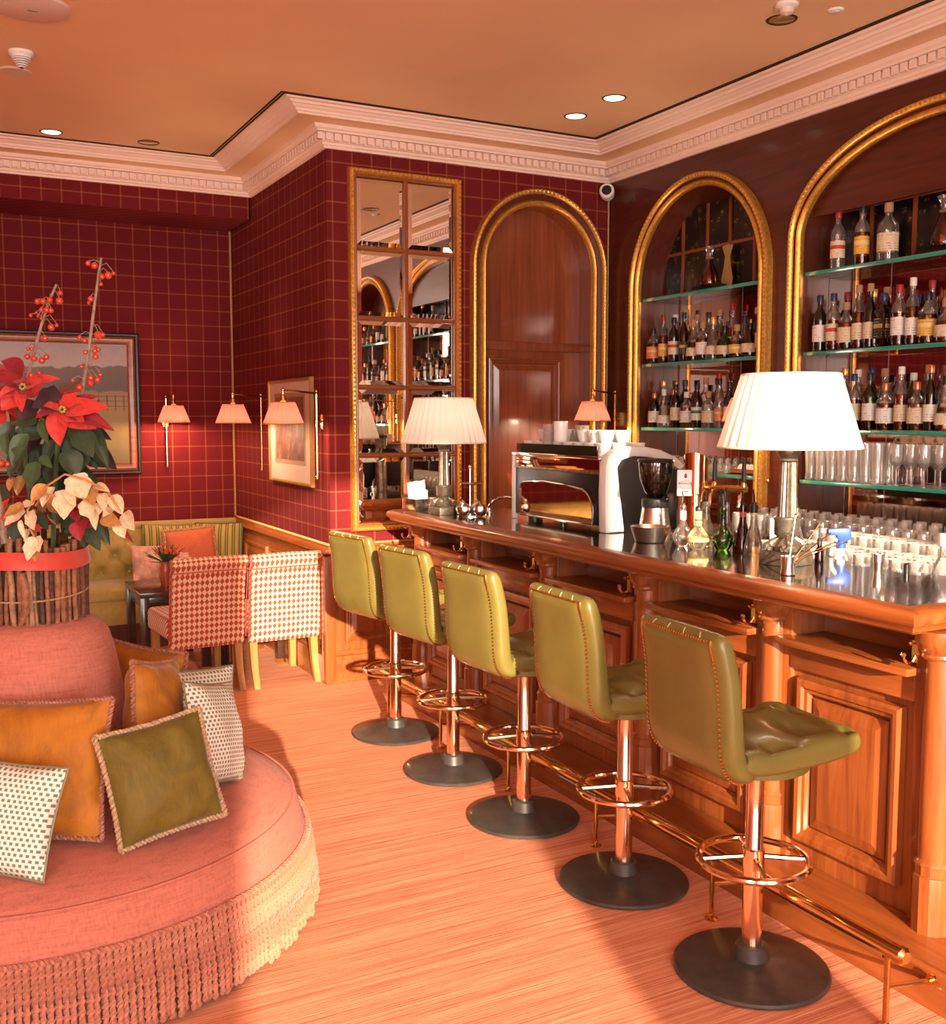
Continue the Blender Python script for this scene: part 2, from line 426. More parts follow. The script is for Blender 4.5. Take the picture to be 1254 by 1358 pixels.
# ---- arched door
d1 = thing('door_1', None, None); struct(d1)
yb = YM + .145
g = G(); P = [p for p, _ in arch_path(DOOR[0], .425, .425, 2.636, 2.15)]
g.add([(u, yb + .005, z) for u, z in P], [tuple(range(len(P)))]); g.obj('arched_head_panel', DOORW, d1, smooth=False)
G().box(3.29, 4.15, yb - .02, yb + .03, 2.105, 2.165).obj('head_rail', DOORW, d1, bevel=.006)
fd = lambda u, z, h: (u, yb - h, z)
g = G().add([(3.29, yb, 0), (4.15, yb, 0), (4.15, yb, 2.11), (3.29, yb, 2.11)], [(0, 1, 2, 3)]); g.obj('door_leaf', DOORW, d1, smooth=False)
for z0, z1 in ((.95, 2.055), (.2, .8)):
    g = G(); panel_frame(g, 3.40, 3.98, z0, z1, bol, fd); panel_frame(g, 3.45, 3.93, z0 + .05, z1 - .05, [(0, .001), (.035, .014)], fd)
    g.add([fd(3.485, z0 + .085, .014), fd(3.895, z0 + .085, .014), fd(3.895, z1 - .085, .014), fd(3.485, z1 - .085, .014)], [(0, 1, 2, 3)])
    g.obj('raised_panel', DOORW, d1, smooth=False)

# ---- gilded arch frames
def arch_frame(name, a, fn, label, wtot):
    t = thing(name, label, 'arch frame')
    path = arch_path(*a, n=40)
    f = lambda u, z, h: fn(u, z, h)
    G().strip(path, [(-.004, 0), (-.006, .02), (.0, .034), (.012, .042), (.024, .036), (.03, .022), (.033, .014)], f).obj('inner_moulding', GOLD, t, ang=50)
    G().strip(path, [(.033, .014), (.045, .016), (.056, .022), (wtot - .032, .026)], f).obj('red_cove', MAH_Z, t, ang=50)
    G().strip(path, [(wtot - .034, .026), (wtot - .03, .042), (wtot - .018, .05), (wtot - .006, .046), (wtot, .03), (wtot + .002, 0)], f).obj('outer_moulding', GOLD, t, ang=50)
    g = G(); acc = 0; last = None
    for i in range(len(path) - 1):
        (p, n0), (q, n1) = path[i], path[i + 1]
        L = math.hypot(q[0] - p[0], q[1] - p[1]); s = -acc
        while s + .026 <= L:
            s += .026; k = s / L
            u = p[0] + (q[0] - p[0]) * k; z = p[1] + (q[1] - p[1]) * k; nx = n0[0] * (1 - k) + n1[0] * k; nz = n0[1] * (1 - k) + n1[1] * k
            c = Vector(f(u + nx * (wtot - .018), z + nz * (wtot - .018), .05)); top = Vector(f(u + nx * (wtot - .018), z + nz * (wtot - .018), .058))
            tx, tz = nz, -nx
            if z < a[4] + .014: continue
            ring = [Vector(f(u + nx * (wtot - .018) + tx * .011 * A + nx * .011 * B, z + nz * (wtot - .018) + tz * .011 * A + nz * .011 * B, .045)) for A, B in ((1, .4), (.2, 1), (-1, .4), (-.6, -.8), (.6, -.8))]
            n = len(g.v); g.add(ring + [top], [(0, 1, 5), (1, 2, 5), (2, 3, 5), (3, 4, 5), (4, 0, 5)])
        acc = L - s
    o = g.obj('carved_leaf_band', GOLDP, t, ang=60); o['kind'] = 'stuff'
    return t
arch_frame('arch_frame', DOOR, lambda u, z, h: (u, YM - h, z), 'gilded arch frame around the dark wooden door beside the mirror', .105)
arch_frame('arch_frame', A1, lambda u, z, h: (XW - h, u, z), 'gilded narrow arch frame around the bottle niche next to the door corner', .08)
arch_frame('arch_frame', A2, lambda u, z, h: (XW - h, u, z), 'gilded wide arch frame around the large bottle niche behind the bar', .08)
arch_frame('arch_frame', A3, lambda u, z, h: (XW - h, u, z), 'gilded narrow arch frame at the camera end of the bar wall, seen in the mirror', .08)
# ============================================================ GRID MIRROR ON THE PIER
t = thing('wall_mirror', 'tall mirror in a beaded gilt frame with ten panes beside the arched door', 'mirror', (2.736, 6.11, .94))
mx0, mx1, mz0, mz1 = -.382, .382, 0, 2.222
def rect_frame(g, x0, x1, z0, z1, prof, y=0):
    pts = [(x0, z0), (x1, z0), (x1, z1), (x0, z1)]; ns = [(1, 1), (-1, 1), (-1, -1), (1, -1)]
    g.strip(list(zip(pts, ns)), prof, lambda u, v, h: (u, y - h, v), closed=True)
g = G(); rect_frame(g, mx0, mx1, mz0, mz1, [(0, 0), (.002, .03), (.01, .042), (.024, .046), (.032, .036), (.036, .03)]); g.obj('gilded_frame', GOLD, t, ang=50)
g = G(); rect_frame(g, mx0, mx1, mz0, mz1, [(.034, .03), (.042, .034), (.05, .026), (.052, .012)]); g.obj('inner_lip', OAK_Z, t)
g = G()
def bead(x, z): g.ball((x, -.046, z), .0085, 6)
for i in range(78):
    z = mz0 + .02 + i * (mz1 - .04) / 77; bead(mx0 + .018, z); bead(mx1 - .018, z)
for i in range(1, 27):
    x = mx0 + .018 + i * (mx1 - mx0 - .036) / 27; bead(x, mz0 + .018); bead(x, mz1 - .018)
g.obj('gilded_beads', GOLDP, t)['kind'] = 'stuff'
zs = [mz0 + .05 + i * (mz1 - mz0 - .1) / 5 for i in range(6)]; xs = [mx0 + .05, 0, mx1 - .05]
bar_p = [(-.013, .008), (-.012, .02), (-.004, .028), (.004, .028), (.012, .02), (.013, .008)]
for i in range(1, 5):
    G().strip([((xs[0], zs[i]), (0, 1)), ((xs[2], zs[i]), (0, 1))], bar_p, lambda u, v, h: (u, -h, v)).obj('cross_bar', OAK_X, t)
G().strip([((0, zs[0]), (1, 0)), ((0, zs[-1]), (1, 0))], bar_p, lambda u, v, h: (u, -h, v)).obj('centre_bar', OAK_Z, t)
for i in range(5):
    for j in range(2):
        a, b, c, d = xs[j] + .012 * (j == 1), xs[j + 1] - .012 * (j == 0), zs[i] + .011 * (i > 0), zs[i + 1] - .011 * (i < 4)
        g = G(); rect_frame(g, a, b, c, d, [(0, .006), (.03, .0105), (.031, .0107)])
        k = .031; g.add([(a + k, -.0107, c + k), (b - k, -.0107, c + k), (b - k, -.0107, d - k), (a + k, -.0107, d - k)], [(0, 1, 2, 3)])
        g.obj('mirror_pane', MIRROR, t, smooth=False)

# ============================================================ BAR COUNTER
bar = thing('bar_counter', 'long carved wooden bar counter with black glass top and engaged columns', 'bar counter', (0, 0, 0))
BLACKTOP = plain('black_glass_top', (.018, .012, .010), .03, spec=.8, coat=1)
BX0, BX1, BY0, BY1, BZ = 2.445, 3.12, 1.99, 5.76, 1.105
g = G(); fr = [((BX1, BY0), (0, 0)), ((BX0, BY0), (0, 0)), ((BX0, BY1), (0, 0)), ((BX1, BY1), (0, 0))]
path = [((BX1, BY0), (0, 1)), ((BX0, BY0), (1, 1)), ((BX0, BY1), (1, -1)), ((BX1, BY1), (0, -1))]
edge = [(.12, 1.035), (.03, 1.035), (.018, 1.042), (.014, 1.056), (.003, 1.064), (0, 1.078), (.003, 1.090), (.012, 1.098), (.03, 1.1045), (.075, 1.106), (.078, 1.1035), (.08, 1.1035)]
G().strip(path, edge, fnc).obj('moulded_top_edge', OAK_Y, bar, ang=40)
G().box(BX0 + .078, BX1, BY0 + .078, BY1 - .078, 1.07, 1.104).obj('black_glass_top', BLACKTOP, bar, smooth=False)
G().box(BX0 + .03, BX1, BY0 + .03, BY1 - .03, 1.034, 1.072).obj('top_underside', OAK_Y, bar, smooth=False)
CY = [2.025, 2.70, 3.43, 4.19, 4.94, 5.62]; FX = 2.62
# plinth: stepped base with moulding
pp = [(0, 0), (0, .075), (.008, .082), (.008, .09), (.022, .097), (.03, .108), (.03, .115), (.06, .118), (.12, .128), (.19, .13)]
path = [((2.99, 1.78), (0, 1)), ((2.43, 1.78), (1, 1)), ((2.43, 5.70), (1, -1)), ((2.99, 5.70), (0, -1))]
G().strip(path, pp, fnc).obj('plinth', OAK_Y, bar, ang=30)
# carcass, recessed top frieze, ledges, panels, pilasters, columns
G().box(FX + .006, 3.0, CY[0] - .06, CY[-1] + .06, .10, .885).obj('carcass', OAK_Z, bar, smooth=False)
G().box(2.76, 3.0, CY[0] - .06, CY[-1] + .06, .88, 1.05).obj('recessed_frieze', OAK_Y, bar, smooth=False)
fb = lambda u, z, h: (FX - h, u, z)
bolb = [(0, 0), (.003, .022), (.012, .03), (.028, .028), (.034, .018), (.046, .016), (.05, .006), (.056, .0)]
shaft = [(.05, 0), (.05, .01)]
def column(y):
    c = G(); c.lathe([(.046, .335), (.0465, .5), (.0455, .7), (.043, .93), (.043, .955)], 20, (2.612, y, 0)); sh = c.obj('column', OAK_Z, bar)
    b = G(); b.lathe([(.059, .125), (.059, .295), (.057, .30), (.053, .303), (.053, .332), (.057, .335), (.053, .342), (.047, .35)], 12, (2.612, y, 0)); b.obj('column_foot', OAK_Z, sh, ang=25)
    k = G(); k.lathe([(.048, .95), (.054, .958), (.052, .966), (.066, .985), (.074, 1.01), (.072, 1.036)], 20, (2.606, y, 0)); k.obj('column_bracket', OAK_Z, sh)
    G().box(FX - .012, FX + .15, y - .085, y + .085, .12, 1.036).obj('pilaster', OAK_Z, bar, bevel=.004)
    h = G(); hx = 2.556
    h.box(hx - .004, hx + .006, y + .035, y + .055, .935, 1.0)
    h.tube([(hx, y + .045, .955), (hx - .012, y + .046, .938), (hx - .032, y + .047, .934), (hx - .046, y + .048, .948), (hx - .048, y + .048, .958)], .005, 6); h.ball((hx - .048, y + .048, .962), .0085, 8)
    h.tube([(hx, y + .045, .99), (hx - .02, y + .046, .992), (hx - .027, y + .046, 1.0)], .005, 6)
    h.obj('bag_hook', BRASS, bar)
for y in CY: column(y)
for i in range(5):
    y0, y1 = CY[i] + .085, CY[i + 1] - .085
    G().box(2.545, 2.775, y0 - .02, y1 + .02, .885, .91).obj('ledge', OAK_Y, bar, bevel=.006)
    G().box(FX - .016, FX + .02, y0, y1, .80, .887).obj('upper_rail', OAK_Y, bar, bevel=.003)
    m = .035; g = G(); panel_frame(g, y0 + m, y1 - m, .205, .775, bolb, fb); po = g.obj('panel_moulding', OAK_Z, bar, ang=25)
    g = G(); a = m + .062; panel_frame(g, y0 + a, y1 - a, .205 + .062, .775 - .062, [(0, .002), (.003, .006), (.04, .016), (.041, .016)], fb)
    a += .041; g.add([fb(y0 + a, .308, .016), fb(y1 - a, .308, .016), fb(y1 - a, .672, .016), fb(y0 + a, .672, .016)], [(0, 1, 2, 3)])
    g.obj('raised_field', OAK_Z, bar, smooth=False)
# worktop unit behind the bar
wu = thing('worktop_unit', 'steel-topped worktop unit behind the bar, crowded with glasses', 'worktop', (3.37, 3.8, 0))
G().box(-.245, .25, -1.75, 1.8, .86, .90).obj('steel_top', plain('steel_worktop', (.45, .42, .40), .3, .9), wu, bevel=.003)
G().box(-.24, .18, -1.73, 1.78, .0, .86).obj('cupboards', MAH_Z, wu, smooth=False)

# ============================================================ FOOT RAIL
fr_ = thing('foot_rail', 'brass foot rail on slim posts along the foot of the bar', 'foot rail', (2.24, 3.6, 0))
o = G().tube([(0, -1.775, .232), (0, 0, .232), (0, 1.80, .232)], .022, 14).obj('rail', BRASS, fr_)
g = G(); g.lathe([(.0, -.012), (.016, -.01), (.025, 0), (.025, .012), (.02, .016)], 16)
for y, s in ((-1.785, 1), (1.81, -1)):
    e = inst('rail_end', g.mesh('rail_end'), BRASS, fr_, (0, y, .232), (R(-90 * s), 0, 0))
for y in (1.87, 2.576, 3.246, 3.928, 4.613, 5.276):
    y -= 3.6
    p = G().tube([(0.005, y, .0), (0.005, y, .215)], .0085, 10); p.lathe([(.022, 0), (.022, .004), (.012, .008), (.010, .02)], 14, (.005, y, 0)); p.tube([(.005, y, .12), (.186, y, .092)], .007, 8)
    p.lathe([(.0105, .198), (.0145, .204), (.0145, .214)], 10, (.005, y, 0)); p.tube([(.181, y, .092), (.189, y, .092)], .017, 12)
    p.obj('post', BRASS, fr_)

# ============================================================ BAR STOOLS
LEATHER = plain('olive_leather', (.175, .145, .034), .34, var=.10, vscale=6, bump=.10, bscale=260, coat=.25)
LEATHERB = LEATHER
IRON = plain('black_iron_base', (.075, .064, .058), .42, .4, var=.3, vscale=12, coat=.3)
NAIL = plain('brass_nails', (.78, .46, .18), .25, 1)
SEAM = plain('pale_seam', (.42, .40, .2), .5)
def spline(pts, n):
    out = []
    P = [pts[0]] + list(pts) + [pts[-1]]
    for i in range(1, len(P) - 2):
        for k in range(n):
            t = k / n; a, b, c, d = P[i - 1], P[i], P[i + 1], P[i + 2]
            out.append(tuple(.5 * (2 * b[q] + (c[q] - a[q]) * t + (2 * a[q] - 5 * b[q] + 4 * c[q] - d[q]) * t * t + (3 * b[q] - a[q] - 3 * c[q] + d[q]) * t ** 3) for q in range(len(b))))
    out.append(tuple(pts[-1])); return out
def pad(g, cl, hw, th, tuft, ny=28, close=.6):
    """upholstered slab along a centre line (x,z,thickness,halfwidth); tuft(s,v)->depth on the inner face"""
    N = len(cl); rows = []
    for i, (x, z, tk, h) in enumerate(cl):
        x0, z0 = cl[max(0, i - 1)][:2]; x1, z1 = cl[min(N - 1, i + 1)][:2]
        tx, tz = x1 - x0, z1 - z0; L = math.hypot(tx, tz); tx /= L; tz /= L
        nx, nz = tz, -tx                      # towards the sitter / up
        row = []
        for k in range(ny * 2):
            a = 2 * PI * k / (ny * 2); ca, sa = math.cos(a), math.sin(a)
            v = math.copysign(abs(ca) ** .30, ca); q = math.copysign(abs(sa) ** .62, sa)
            d = q * tk / 2
            if q > 0: d -= tuft(i / (N - 1), v) * max(0, min(1, q * 1.2))
            row.append((x + nx * d, v * h, z + nz * d))
        rows.append(row)
    K = ny * 2; vs = [p for r in rows for p in r]; fs = []
    for i in range(N - 1):
        for k in range(K): fs.append((i * K + k, i * K + (k + 1) % K, (i + 1) * K + (k + 1) % K, (i + 1) * K + k))
    fs.append(tuple(range(K))[::-1]); fs.append(tuple((N - 1) * K + k for k in range(K)))
    g.add(vs, fs)
def make_stool():
    t = thing('bar_stool', 'x', 'bar stool')
    G().lathe([(.0, .0), (.222, .0), (.230, .004), (.231, .010), (.226, .016), (.20, .022), (.12, .031), (.07, .036), (.052, .04), (.0, .042)], 56).obj('base', IRON, t)
    G().lathe([(.052, .036), (.050, .05), (.046, .078), (.040, .084), (.03, .085)], 28).obj('base_collar', IRON, t)
    G().lathe([(.0295, .07), (.0295, .37), (.0285, .375), (.0265, .378), (.0265, .64)], 28).obj('pole', COPPER, t)
    g = G(); g.tube([(.16 * math.cos(a), .16 * math.sin(a), .342) for a in [2 * PI * i / 48 for i in range(48)]], .0115, 10, closed=True); fr = g.obj('foot_ring', COPPER, t)
    for i in range(4):
        a = PI / 4 + PI / 2 * i + .35
        G().tube([(.02 * math.cos(a), .02 * math.sin(a), .352), (.158 * math.cos(a), .158 * math.sin(a), .342)], .0085, 8).obj('spoke', COPPER, fr)
    G().lathe([(.033, .318), (.033, .376), (.0295, .38)], 24).obj('ring_sleeve', COPPER, t)
    G().lathe([(.0, .628), (.135, .628), (.148, .634), (.15, .66), (.14, .69), (.0, .69)], 40, sx=1.05).obj('seat_mount', LEATHER, t)
    # seat
    cl = spline([(.238, .735, .012, .155), (.230, .730, .055, .175), (.20, .725, .078, .195), (.12, .716, .088, .205), (.0, .708, .09, .206), (-.1, .703, .086, .205), (-.165, .708, .076, .203), (-.19, .716, .06, .20)], 6)
    def tf(s, v):
        d = 0
        for i in range(4):
            for j in range(4):
                cs = .26 + i * .19 + (.0); cv = -.66 + j * .44 + (.22 if i % 2 else 0) - .06
                q = ((s - cs) / .075) ** 2 + ((v - cv) / .16) ** 2
                d += .024 * math.exp(-q)
                q2 = abs((s - cs) / .19 - (v - cv) / .44); q3 = abs((s - cs) / .19 + (v - cv) / .44)
                w_ = math.exp(-((s - cs) / .15) ** 2 - ((v - cv) / .3) ** 2)
                d += .010 * w_ * (math.exp(-(q2 / .16) ** 2) + math.exp(-(q3 / .16) ** 2))
        return d
    g = G(); pad(g, cl, 0, 0, tf); seat = g.obj('seat', LEATHER, t, ang=70)
    # back
    cl = spline([(-.135, .672, .030, .17), (-.172, .678, .062, .195), (-.205, .70, .076, .203), (-.224, .75, .078, .207), (-.232, .84, .074, .208), (-.240, .93, .070, .206), (-.255, 1.01, .068, .202), (-.266, 1.048, .062, .197), (-.272, 1.066, .040, .188), (-.274, 1.074, .012, .17)], 6)
    CLB = cl
    def tb(s, v):
        d = 0
        for j in range(4): d += .006 * math.exp(-(((v - (-.6 + .4 * j)) / .05) ** 2)) * (1 if s > .5 else .3)
        for i in range(3):
            for j in range(4): d += .014 * math.exp(-((s - (.45 + .17 * i)) / .05) ** 2 - ((v - (-.6 + .4 * j)) / .13) ** 2)
        return d
    g = G(); pad(g, cl, 0, 0, tb); back = g.obj('backrest', LEATHER, t, ang=70)
    # smooth rear cover and its nailheads follow the outer face
    def outer(s, v, e):
        i = s * (len(CLB) - 1); k = min(int(i), len(CLB) - 2); f = i - k
        a, b = CLB[k], CLB[k + 1]; x, z, tk, h = [a[q] * (1 - f) + b[q] * f for q in range(4)]
        tx, tz = b[0] - a[0], b[1] - a[1]; L = math.hypot(tx, tz); nx, nz = tz / L, -tx / L
        q = min(1, (1 - min(1, abs(v)) ** 6.6)) ** .31
        return (x - nx * (tk / 2 * q + e), v * h, z - nz * (tk / 2 * q + e))
    s0, s1 = .10, .86
    g = G(); g.grid(24, 18, lambda a, b: outer(s0 + (s1 - s0) * a, -.84 + 1.68 * b, .007 * min(1, 5 * a, 5 * (1 - a), 5 * b, 5 * (1 - b)) ** .5)); g.obj('rear_cover', LEATHERB, back, ang=70)
    g = G()
    def nail(p): g.ball(p, .0048, 6)
    for k in range(46):
        s = s0 + (s1 - s0) * k / 45
        for v in (-.84, .84): nail(outer(s, v, .002))
    for k in range(1, 28): nail(outer(s1, -.84 + 1.68 * k / 28, .002))
    g.obj('nail_heads', NAIL, back)['kind'] = 'stuff'
    # stitched seams over the top roll
    for v in (-.6, -.2, .2, .6):
        N = len(CLB); pts = []
        for i in range(int(N * .74), N - 2):
            x, z, tk, h = CLB[i]; a, b = CLB[i - 1], CLB[min(N - 1, i + 1)]; L = math.hypot(b[0] - a[0], b[1] - a[1]); nx, nz = (b[1] - a[1]) / L, -(b[0] - a[0]) / L
            pts.append((x - nx * (tk / 2 * .96), v * h, z - nz * (tk / 2 * .96)))
        if len(pts) > 2: G().tube(pts[-9:], .0022, 4).obj('seam', SEAM, back)
    return t
st = make_stool()
stools = [((2.147, 4.947), -10, 'olive leather bar stool closest to the mirror, at the far end of the bar'), ((2.148, 4.28), -8, 'olive leather bar stool second from the mirror'), ((2.142, 3.62), -4, 'olive leather bar stool in the middle of the row of five'), ((2.155, 2.943), 2, 'olive leather bar stool second from the open end of the bar'), ((2.141, 2.277), 4, 'olive leather bar stool at the open corner end of the bar')]
for i, ((x, y), ph, lb) in enumerate(stools):
    o = st if i == 0 else copy_tree(st)
    o.location = (x, y, 0); o.rotation_euler = (0, 0, R(-ph)); o['label'] = lb; o['group'] = 'bar stools along the counter'
# ============================================================ BOTTLE NICHES
try: scene.cycles.transparent_max_bounces = 24
except Exception: pass
def text_part(body, size, mat, parent, loc, rot, shear=0, ext=.0008, name='lettering'):
    cu = bpy.data.curves.new(name, 'FONT'); cu.body = body; cu.size = size; cu.extrude = ext; cu.align_x = 'CENTER'; cu.shear = shear
    to = bpy.data.objects.new(name, cu); col.objects.link(to); me = bpy.data.meshes.new_from_object(to)
    bpy.data.objects.remove(to); me.materials.clear(); me.materials.append(mat)
    o = bpy.data.objects.new(name, me); col.objects.link(o); o.parent = parent; o.location = loc; o.rotation_euler = rot
    return o
BMIR = plain('antique_mirror', (.62, .47, .42), .03, 1)
for a, lb, sec in ((A1, 'mirrored back of the narrow bottle niche by the door corner', 3), (A2, 'mirrored back of the wide bottle niche', 4), (A3, 'mirrored back of the narrow niche seen in the wall mirror', 3)):
    t = thing('niche_mirror', lb, 'mirror', (XW + ND, a[0], a[4]))
    for i in range(sec):
        w0 = -a[1] + 2 * a[1] * i / sec; w1 = -a[1] + 2 * a[1] * (i + 1) / sec
        top = 2.44 - a[4]
        G().box(-.012, -.004, w0 + .002, w1 - .002, 0, top).obj('mirror_panel', BMIR, t, smooth=False)
    P = [p for p, _ in arch_path(a[0], a[1], a[2], a[3], 2.43)]
    G().add([(-.003, u - a[0], z - a[4]) for u, z in P], [tuple(range(len(P)))]).obj('arched_back_board', MAH_Y, t, smooth=False)
# black patterned wallpaper panels behind the top shelf
def blackpaper():
    m, nt, b = newmat('black_gilt_pattern'); setp(b, None, .3, coat=.4)
    vec = coords(nt, (1, 1, 1)); v = nt.nodes.new('ShaderNodeTexVoronoi'); v.inputs['Scale'].default_value = 17; nt.links.new(vec, v.inputs['Vector'])
    n = noise(nt, vec, 60, 4, .7, 2)
    f = math_(nt, 'MULTIPLY', math_(nt, 'LESS_THAN', v.outputs['Distance'], .33), math_(nt, 'GREATER_THAN', n, .57))
    nt.links.new(mixc(nt, f, (.008, .006, .007), (.36, .20, .06)), b.inputs['Base Color']); return m
BPAP = blackpaper()
for a, us, zt, lb in ((A1, (-.5, -.3, -.08, .13, .37, .55), 3.0, 'black gilt-patterned panel with wood strips in the top of the narrow niche'), (A2, (-.8, -.55, -.28, 0, .28, .55, .8), 2.80, 'black gilt-patterned panel with wood strips in the top of the wide niche')):
    t = thing('patterned_panel', lb, 'panel', (XW + ND - .018, a[0], 2.452))
    G().box(0, .006, us[0], us[-1], 0, zt - 2.452).obj('black_field', BPAP, t, smooth=False)
    for u in us[1:-1]: G().box(-.012, .0, u - .011, u + .011, 0, zt - 2.452).obj('upright_strip', OAK_Z, t, bevel=.002)
    G().box(-.010, .0, us[0], us[-1], .26 if zt > 2.9 else .30, .28 if zt > 2.9 else .32).obj('cross_strip', OAK_Y, t, bevel=.002)
# wooden tympanum closing the head of the wide arch
P = [p for p, _ in arch_path(A2[0], A2[1], A2[2], A2[3], 2.61)]; P = [p for p in P if p[1] > 2.735]
zc = 2.725; ua = P[0][0]; ub = P[-1][0]
g = G(); g.prism([(ua - .02, zc)] + P + [(ub + .02, zc)], 0, .02, lambda u, z, d: (XW + .022 + d, u, z)); struct(g.obj('trim_20', MAH_Y, smooth=False))

SHZ = (2.437, 2.008, 1.588, 1.312)
def shelf(a, z, lb):
    t = thing('glass_shelf', lb, 'shelf', (XW + .105, a[0], z - .016), group=None)
    h = a[1] - .004
    G().box(-.085, .088, -h, h, -.006, .014).obj('glass_sheet', SHELF, t, smooth=False)
    G().box(-.093, -.085, -h, h, -.007, .0145).obj('polished_front_edge', SHELFE, t, bevel=.002)
for a, nm in ((A1, 'the narrow niche by the door'), (A2, 'the wide niche'), (A3, 'the niche seen in the mirror')):
    for z, q in zip(SHZ, ('topmost', 'second', 'third', 'lowest')): shelf(a, z, '%s green-edged glass shelf in %s' % (q, nm))
    for s in (-1, 1):
        t = tag(G().tube([(XW + .195, a[0] + s * (a[1] - .16), .9), (XW + .195, a[0] + s * (a[1] - .16), 2.43)], .006, 8).obj('shelf_standard', CHROME), 'slim chrome shelf upright on the %s side of %s' % ('door' if s > 0 else 'bar-end', nm), 'shelf upright')

# ---- bottles
BOT = {
 'tall round-shouldered': ([(.0, 0), (.036, 0), (.0375, .006), (.0375, .17), (.034, .195), (.018, .222), (.0135, .235), (.0135, .288), (.015, .29), (.015, .30)], .16, (.05, .14), .26, .30, 20),
 'slim long-necked': ([(.0, 0), (.031, 0), (.0325, .006), (.0325, .18), (.026, .215), (.0145, .24), (.0125, .26), (.0125, .315), (.014, .317), (.014, .325)], .185, (.045, .13), .285, .325, 18),
 'stout': ([(.0, 0), (.043, 0), (.045, .008), (.045, .13), (.041, .155), (.022, .178), (.0145, .19), (.0145, .225), (.016, .228), (.016, .236)], .14, (.035, .115), .205, .245, 20),
 'squat decanter-like': ([(.0, 0), (.05, 0), (.053, .012), (.05, .09), (.035, .125), (.018, .14), (.015, .15), (.015, .18), (.018, .183), (.018, .19)], .10, (.025, .08), .165, .205, 20),
 'square-sided': ([(.0, 0), (.05, 0), (.052, .006), (.052, .165), (.046, .185), (.02, .205), (.0165, .215), (.0165, .255), (.018, .257), (.018, .262)], .165, (.04, .14), .23, .268, 4),
 'bell-shaped': ([(.0, 0), (.047, 0), (.049, .01), (.046, .06), (.036, .12), (.022, .17), (.0145, .20), (.0135, .25), (.0155, .252), (.0155, .262)], .12, (.03, .085), .225, .27, 20),
}
BM = {}
for k, (pr, fill, lab, cz, ct, n) in BOT.items():
    g = G(); ph = PI / 4 if n == 4 else 0
    lo = [p for p in pr if p[1] <= fill]; hi = [p for p in pr if p[1] > fill]
    for i in range(len(pr) - 1):
        if pr[i][1] < fill < pr[i + 1][1]:
            f = (fill - pr[i][1]) / (pr[i + 1][1] - pr[i][1]); c = (pr[i][0] * (1 - f) + pr[i + 1][0] * f, fill)
            if abs(lo[-1][1] - fill) > 1e-4: lo.append(c)
            hi = [c] + hi
    if abs(hi[0][1] - lo[-1][1]) > 1e-5: hi = [lo[-1]] + hi
    g.lathe([p for p in lo if True], n, m=0, ph=ph); g.lathe(hi + [(0.001, hi[-1][1])], n, m=1, ph=ph)
    body = g.mesh('bottle_body', ang=40, merge=1e-5, bevel=.008 if n == 4 else 0)
    lg = G(); rl = max(r for r, z in pr if True)
    if n == 4:
        q = rl * .708 + .0012; lg.box(-q - .0006, -q, -.028, .028, lab[0], lab[1]); lg.box(-.028, .028, -q - .0006, -q, lab[0], lab[1])
    else:
        def rad(z):
            for i in range(len(pr) - 1):
                if pr[i][1] <= z <= pr[i + 1][1] and pr[i + 1][1] > pr[i][1]:
                    f = (z - pr[i][1]) / (pr[i + 1][1] - pr[i][1]); return pr[i][0] * (1 - f) + pr[i + 1][0] * f
            return rl
        zz = [lab[0] + (lab[1] - lab[0]) * i / 4 for i in range(5)]
        lg.lathe([(rad(z) + .001, z) for z in zz], 12, a0=R(215 - 78), a1=R(215 + 78))
    label = lg.mesh('bottle_label', merge=1e-6)
    cg = G(); rn = pr[-1][0] + .0022; cg.lathe([(rn, cz), (rn + .0008, cz + .004), (rn + .0008, ct - .004), (rn - .001, ct), (0.0005, ct)], 12)
    BM[k] = (body, label, cg.mesh('bottle_cap'))
LIQ = {'amber': glassy('amber_spirit', (.80, .34, .07), .03, 1.5, .02), 'dark brown': glassy('dark_brown_glass', (.20, .06, .02), .03, 1.5, .03), 'clear': GLASS, 'green': glassy('green_glass', (.30, .52, .16), .03, 1.5, .02),
       'red': glassy('red_liqueur', (.66, .10, .05), .03, 1.5, .02), 'black': plain('black_glass', (.01, .008, .008), .06, spec=.8), 'golden': glassy('golden_spirit', (.90, .58, .17), .03, 1.5, .02), 'blue-green': glassy('blue_glass', (.30, .62, .62), .03, 1.5, .02)}
def label_mat(name, base, band, ink):
    m, nt, b = newmat('label_' + name); setp(b, None, .6)
    t = nt.nodes.new('ShaderNodeTexCoord'); sp = nt.nodes.new('ShaderNodeSeparateXYZ'); nt.links.new(t.outputs['Generated'], sp.inputs[0])
    z = sp.outputs[2]
    inb = math_(nt, 'MULTIPLY', math_(nt, 'GREATER_THAN', z, .52), math_(nt, 'LESS_THAN', z, .74))
    ln = math_(nt, 'MULTIPLY', math_(nt, 'GREATER_THAN', math_(nt, 'FRACT', math_(nt, 'MULTIPLY', z, 7)), .62), math_(nt, 'GREATER_THAN', noise(nt, coords(nt, (90, 90, 20)), 1), .5))
    c = mixc(nt, math_(nt, 'MULTIPLY', ln, .55), base, ink); nt.links.new(mixc(nt, inb, c, band), b.inputs['Base Color']); return m
LAB = {'cream': label_mat('cream', (.72, .60, .42), (.70, .56, .36), (.15, .05, .03)), 'white': label_mat('white', (.80, .77, .70), (.78, .75, .68), (.08, .07, .07)), 'red and cream': label_mat('redcream', (.75, .62, .45), (.50, .05, .03), (.2, .04, .03)),
       'yellow': label_mat('yellow', (.75, .45, .08), (.80, .62, .25), (.2, .06, .02)), 'black': label_mat('black', (.02, .018, .016), (.45, .30, .10), (.5, .4, .2)), 'orange': label_mat('orange', (.72, .20, .05), (.75, .50, .28), (.8, .7, .5)), 'green and white': label_mat('greenwhite', (.78, .75, .66), (.05, .20, .07), (.05, .15, .05))}
